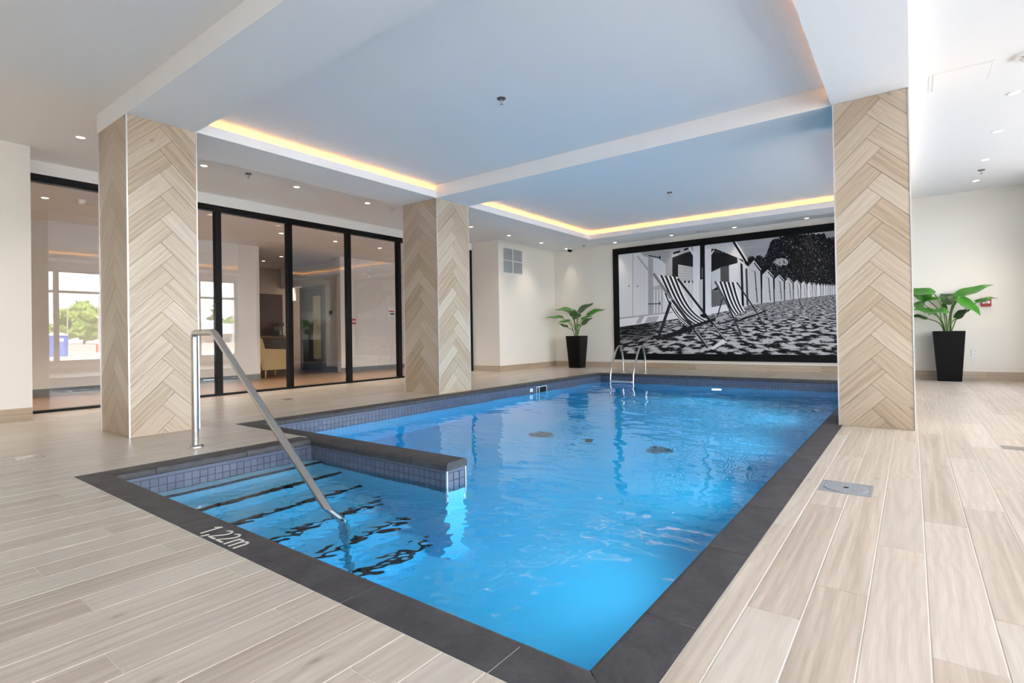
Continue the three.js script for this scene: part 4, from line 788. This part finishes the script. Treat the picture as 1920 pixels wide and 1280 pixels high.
// ---------------------------------------------------------------- outdoors beyond the windows
{
  const GY = -0.6, ground = thing('building_ground', 'pale bare ground of the building site outside the windows', 'ground'); ground.userData.kind = 'structure';
  part(ground, 'bare_ground', bx(WINX + 0.25, 320, GY - 0.3, GY, -190, 190), std({ color: '#b2b1ae', roughness: 1 }));
  const mirror = (u, v, y) => { const p = onY(u, v, y); return V(2 * GLASS - p.x, y, p.z); };
  const bark = std({ color: '#5a4a3a', roughness: 1 });
  function tree(x, z, h, w, kind, label) {
    const t = thing(kind ? 'conifer' : 'broadleaf_tree', label, 'tree', [x, GY, z], 'trees beyond the building site'); const r = rng(Math.round(x * 7 + z * 13));
    part(t, 'trunk', new THREE.CylinderGeometry(h * 0.012, h * 0.025, h * 0.6, 8).translate(0, h * 0.3, 0), bark);
    const parts = []; const nB = kind ? 26 : 46;
    for (let i = 0; i < nB; i++) {
      const q = r(), a = r() * 6.28; let rad, y, s;
      if (kind) { y = h * (0.15 + 0.83 * q); rad = w * 0.5 * (1 - q) * r(); s = w * (0.06 + 0.16 * (1 - q)); } else { y = h * (0.3 + 0.62 * q); rad = w * 0.46 * Math.sqrt(Math.max(0, 1 - ((q - 0.45) / 0.6) ** 2)) * Math.sqrt(r()); s = w * (0.07 + 0.09 * r()); }
      const g = new THREE.IcosahedronGeometry(s, 3), p = g.attributes.position, o = r() * 50; for (let k = 0; k < p.count; k++) { const v = V(p.getX(k), p.getY(k), p.getZ(k)), d = 1 + 0.42 * n3(v.x / s * 2.2 + o, v.y / s * 2.2, v.z / s * 2.2) + 0.22 * n3(v.x / s * 6 + o, v.y / s * 6, v.z / s * 6); p.setXYZ(k, v.x * d, v.y * d * (kind ? 0.6 : 0.85), v.z * d); }
      g.computeVertexNormals(); g.translate(Math.cos(a) * rad, y, Math.sin(a) * rad); parts.push(g);
    }
    part(t, 'foliage', merge(parts), std({ color: kind ? '#5d7340' : ['#86a04a', '#7a9a45', '#94a957'][Math.floor(r() * 3)], roughness: 1 })).userData.kind = 'stuff';
  }
  const TR = [[158, 9.6, 11], [285, 9, 11], [450, 7.4, 8], [560, 8, 9], [15, 6.5, 9]];
  for (const [u, h, w] of TR) { const d = rayOf(u, 640), s = 150 / Math.hypot(d.x, d.z); tree(2 * GLASS - d.x * s, d.z * s, h, w, 0, 'leafy green tree beyond the building site'); }
  for (const [u, h, w] of [[404, 9.6, 5], [345, 8, 4.5]]) { const d = rayOf(u, 640), s = 130 / Math.hypot(d.x, d.z); tree(2 * GLASS - d.x * s, d.z * s, h, w, 1, 'tall dark conifer beyond the building site'); }
  { const p = mirror(106, 668, GY), t = thing('portable_toilet', 'blue portable toilet with a white roof outside the windows', 'toilet', [p.x, GY, p.z]), bl = std({ color: '#3f66b5', roughness: 0.5 });
    part(t, 'cabin', bx(-0.75, 0.75, 0, 2.1, -0.75, 0.75), bl); part(t, 'roof', new THREE.CylinderGeometry(0.55, 1.12, 0.3, 4).rotateY(Math.PI / 4).translate(0, 2.25, 0), whitePlastic); part(t, 'door', bx(-0.78, -0.75, 0.1, 1.9, -0.5, 0.5), std({ color: '#5077c4', roughness: 0.5 })); part(t, 'vent_band', bx(-0.79, -0.75, 1.5, 1.8, -0.4, 0.4), whitePlastic); }
  const conc = std({ color: '#b7b3aa', roughness: 0.9 }), red = std({ color: '#b04038', roughness: 0.7 });
  [[138, 662], [153, 664], [181, 660], [385, 662], [430, 661]].forEach(([u, v], i) => { const p = mirror(u, v, GY), t = thing('concrete_barrier', 'pale concrete barrier block on the site outside the windows', 'barrier', [p.x, GY, p.z], 'concrete barriers on the site'); t.rotation.y = 0.3 * i; const s = new THREE.Shape(); s.moveTo(-0.35, 0); s.lineTo(-0.2, 0.3); s.lineTo(-0.1, 1.1); s.lineTo(0.1, 1.1); s.lineTo(0.2, 0.3); s.lineTo(0.35, 0); part(t, 'block', new THREE.ExtrudeGeometry(s, { depth: 2.6, bevelEnabled: false }).translate(0, 0, -1.3), i === 2 ? red : conc); });
  [[127, 664, 5.5], [186, 662, 7], [437, 655, 7.5]].forEach(([u, v, h]) => { const p = mirror(u, v, GY), t = thing('light_pole', 'thin grey street light pole beyond the windows', 'light pole', [p.x, GY, p.z], 'light poles on the site'); part(t, 'pole', cyl(0.09, 0.06, h, 0, 0, 0, 10), conc); part(t, 'arm', bx(-0.9, 0, h - 0.08, h, -0.04, 0.04), conc); part(t, 'head', bx(-1.3, -0.8, h - 0.1, h + 0.02, -0.12, 0.12), conc); });
  { const p = mirror(410, 652, GY), t = thing('low_building', 'long low building with a pale roof beyond the site', 'building', [p.x, GY, p.z]); t.rotation.y = -0.4; part(t, 'wall', bx(-6, 6, 0, 2.3, -9, 9), std({ color: '#b39f86', roughness: 0.9 })); const s = new THREE.Shape(); s.moveTo(-6.6, 2.3); s.lineTo(0, 4.2); s.lineTo(6.6, 2.3); part(t, 'roof', new THREE.ExtrudeGeometry(s, { depth: 19, bevelEnabled: false }).translate(0, 0, -9.5), std({ color: '#aab0b8', roughness: 0.8 })); for (let i = -3; i <= 3; i++) part(t, 'window_pane', bx(-6.03, -6, 0.9, 1.8, i * 2.4 - 0.6, i * 2.4 + 0.6), std({ color: '#3b4550', roughness: 0.2 })); }
}

scene.traverse((o) => { if (o.isMesh) { o.castShadow = true; o.receiveShadow = true; } if (o.isSpotLight) o.castShadow = true; });
renderer.render(scene, camera);
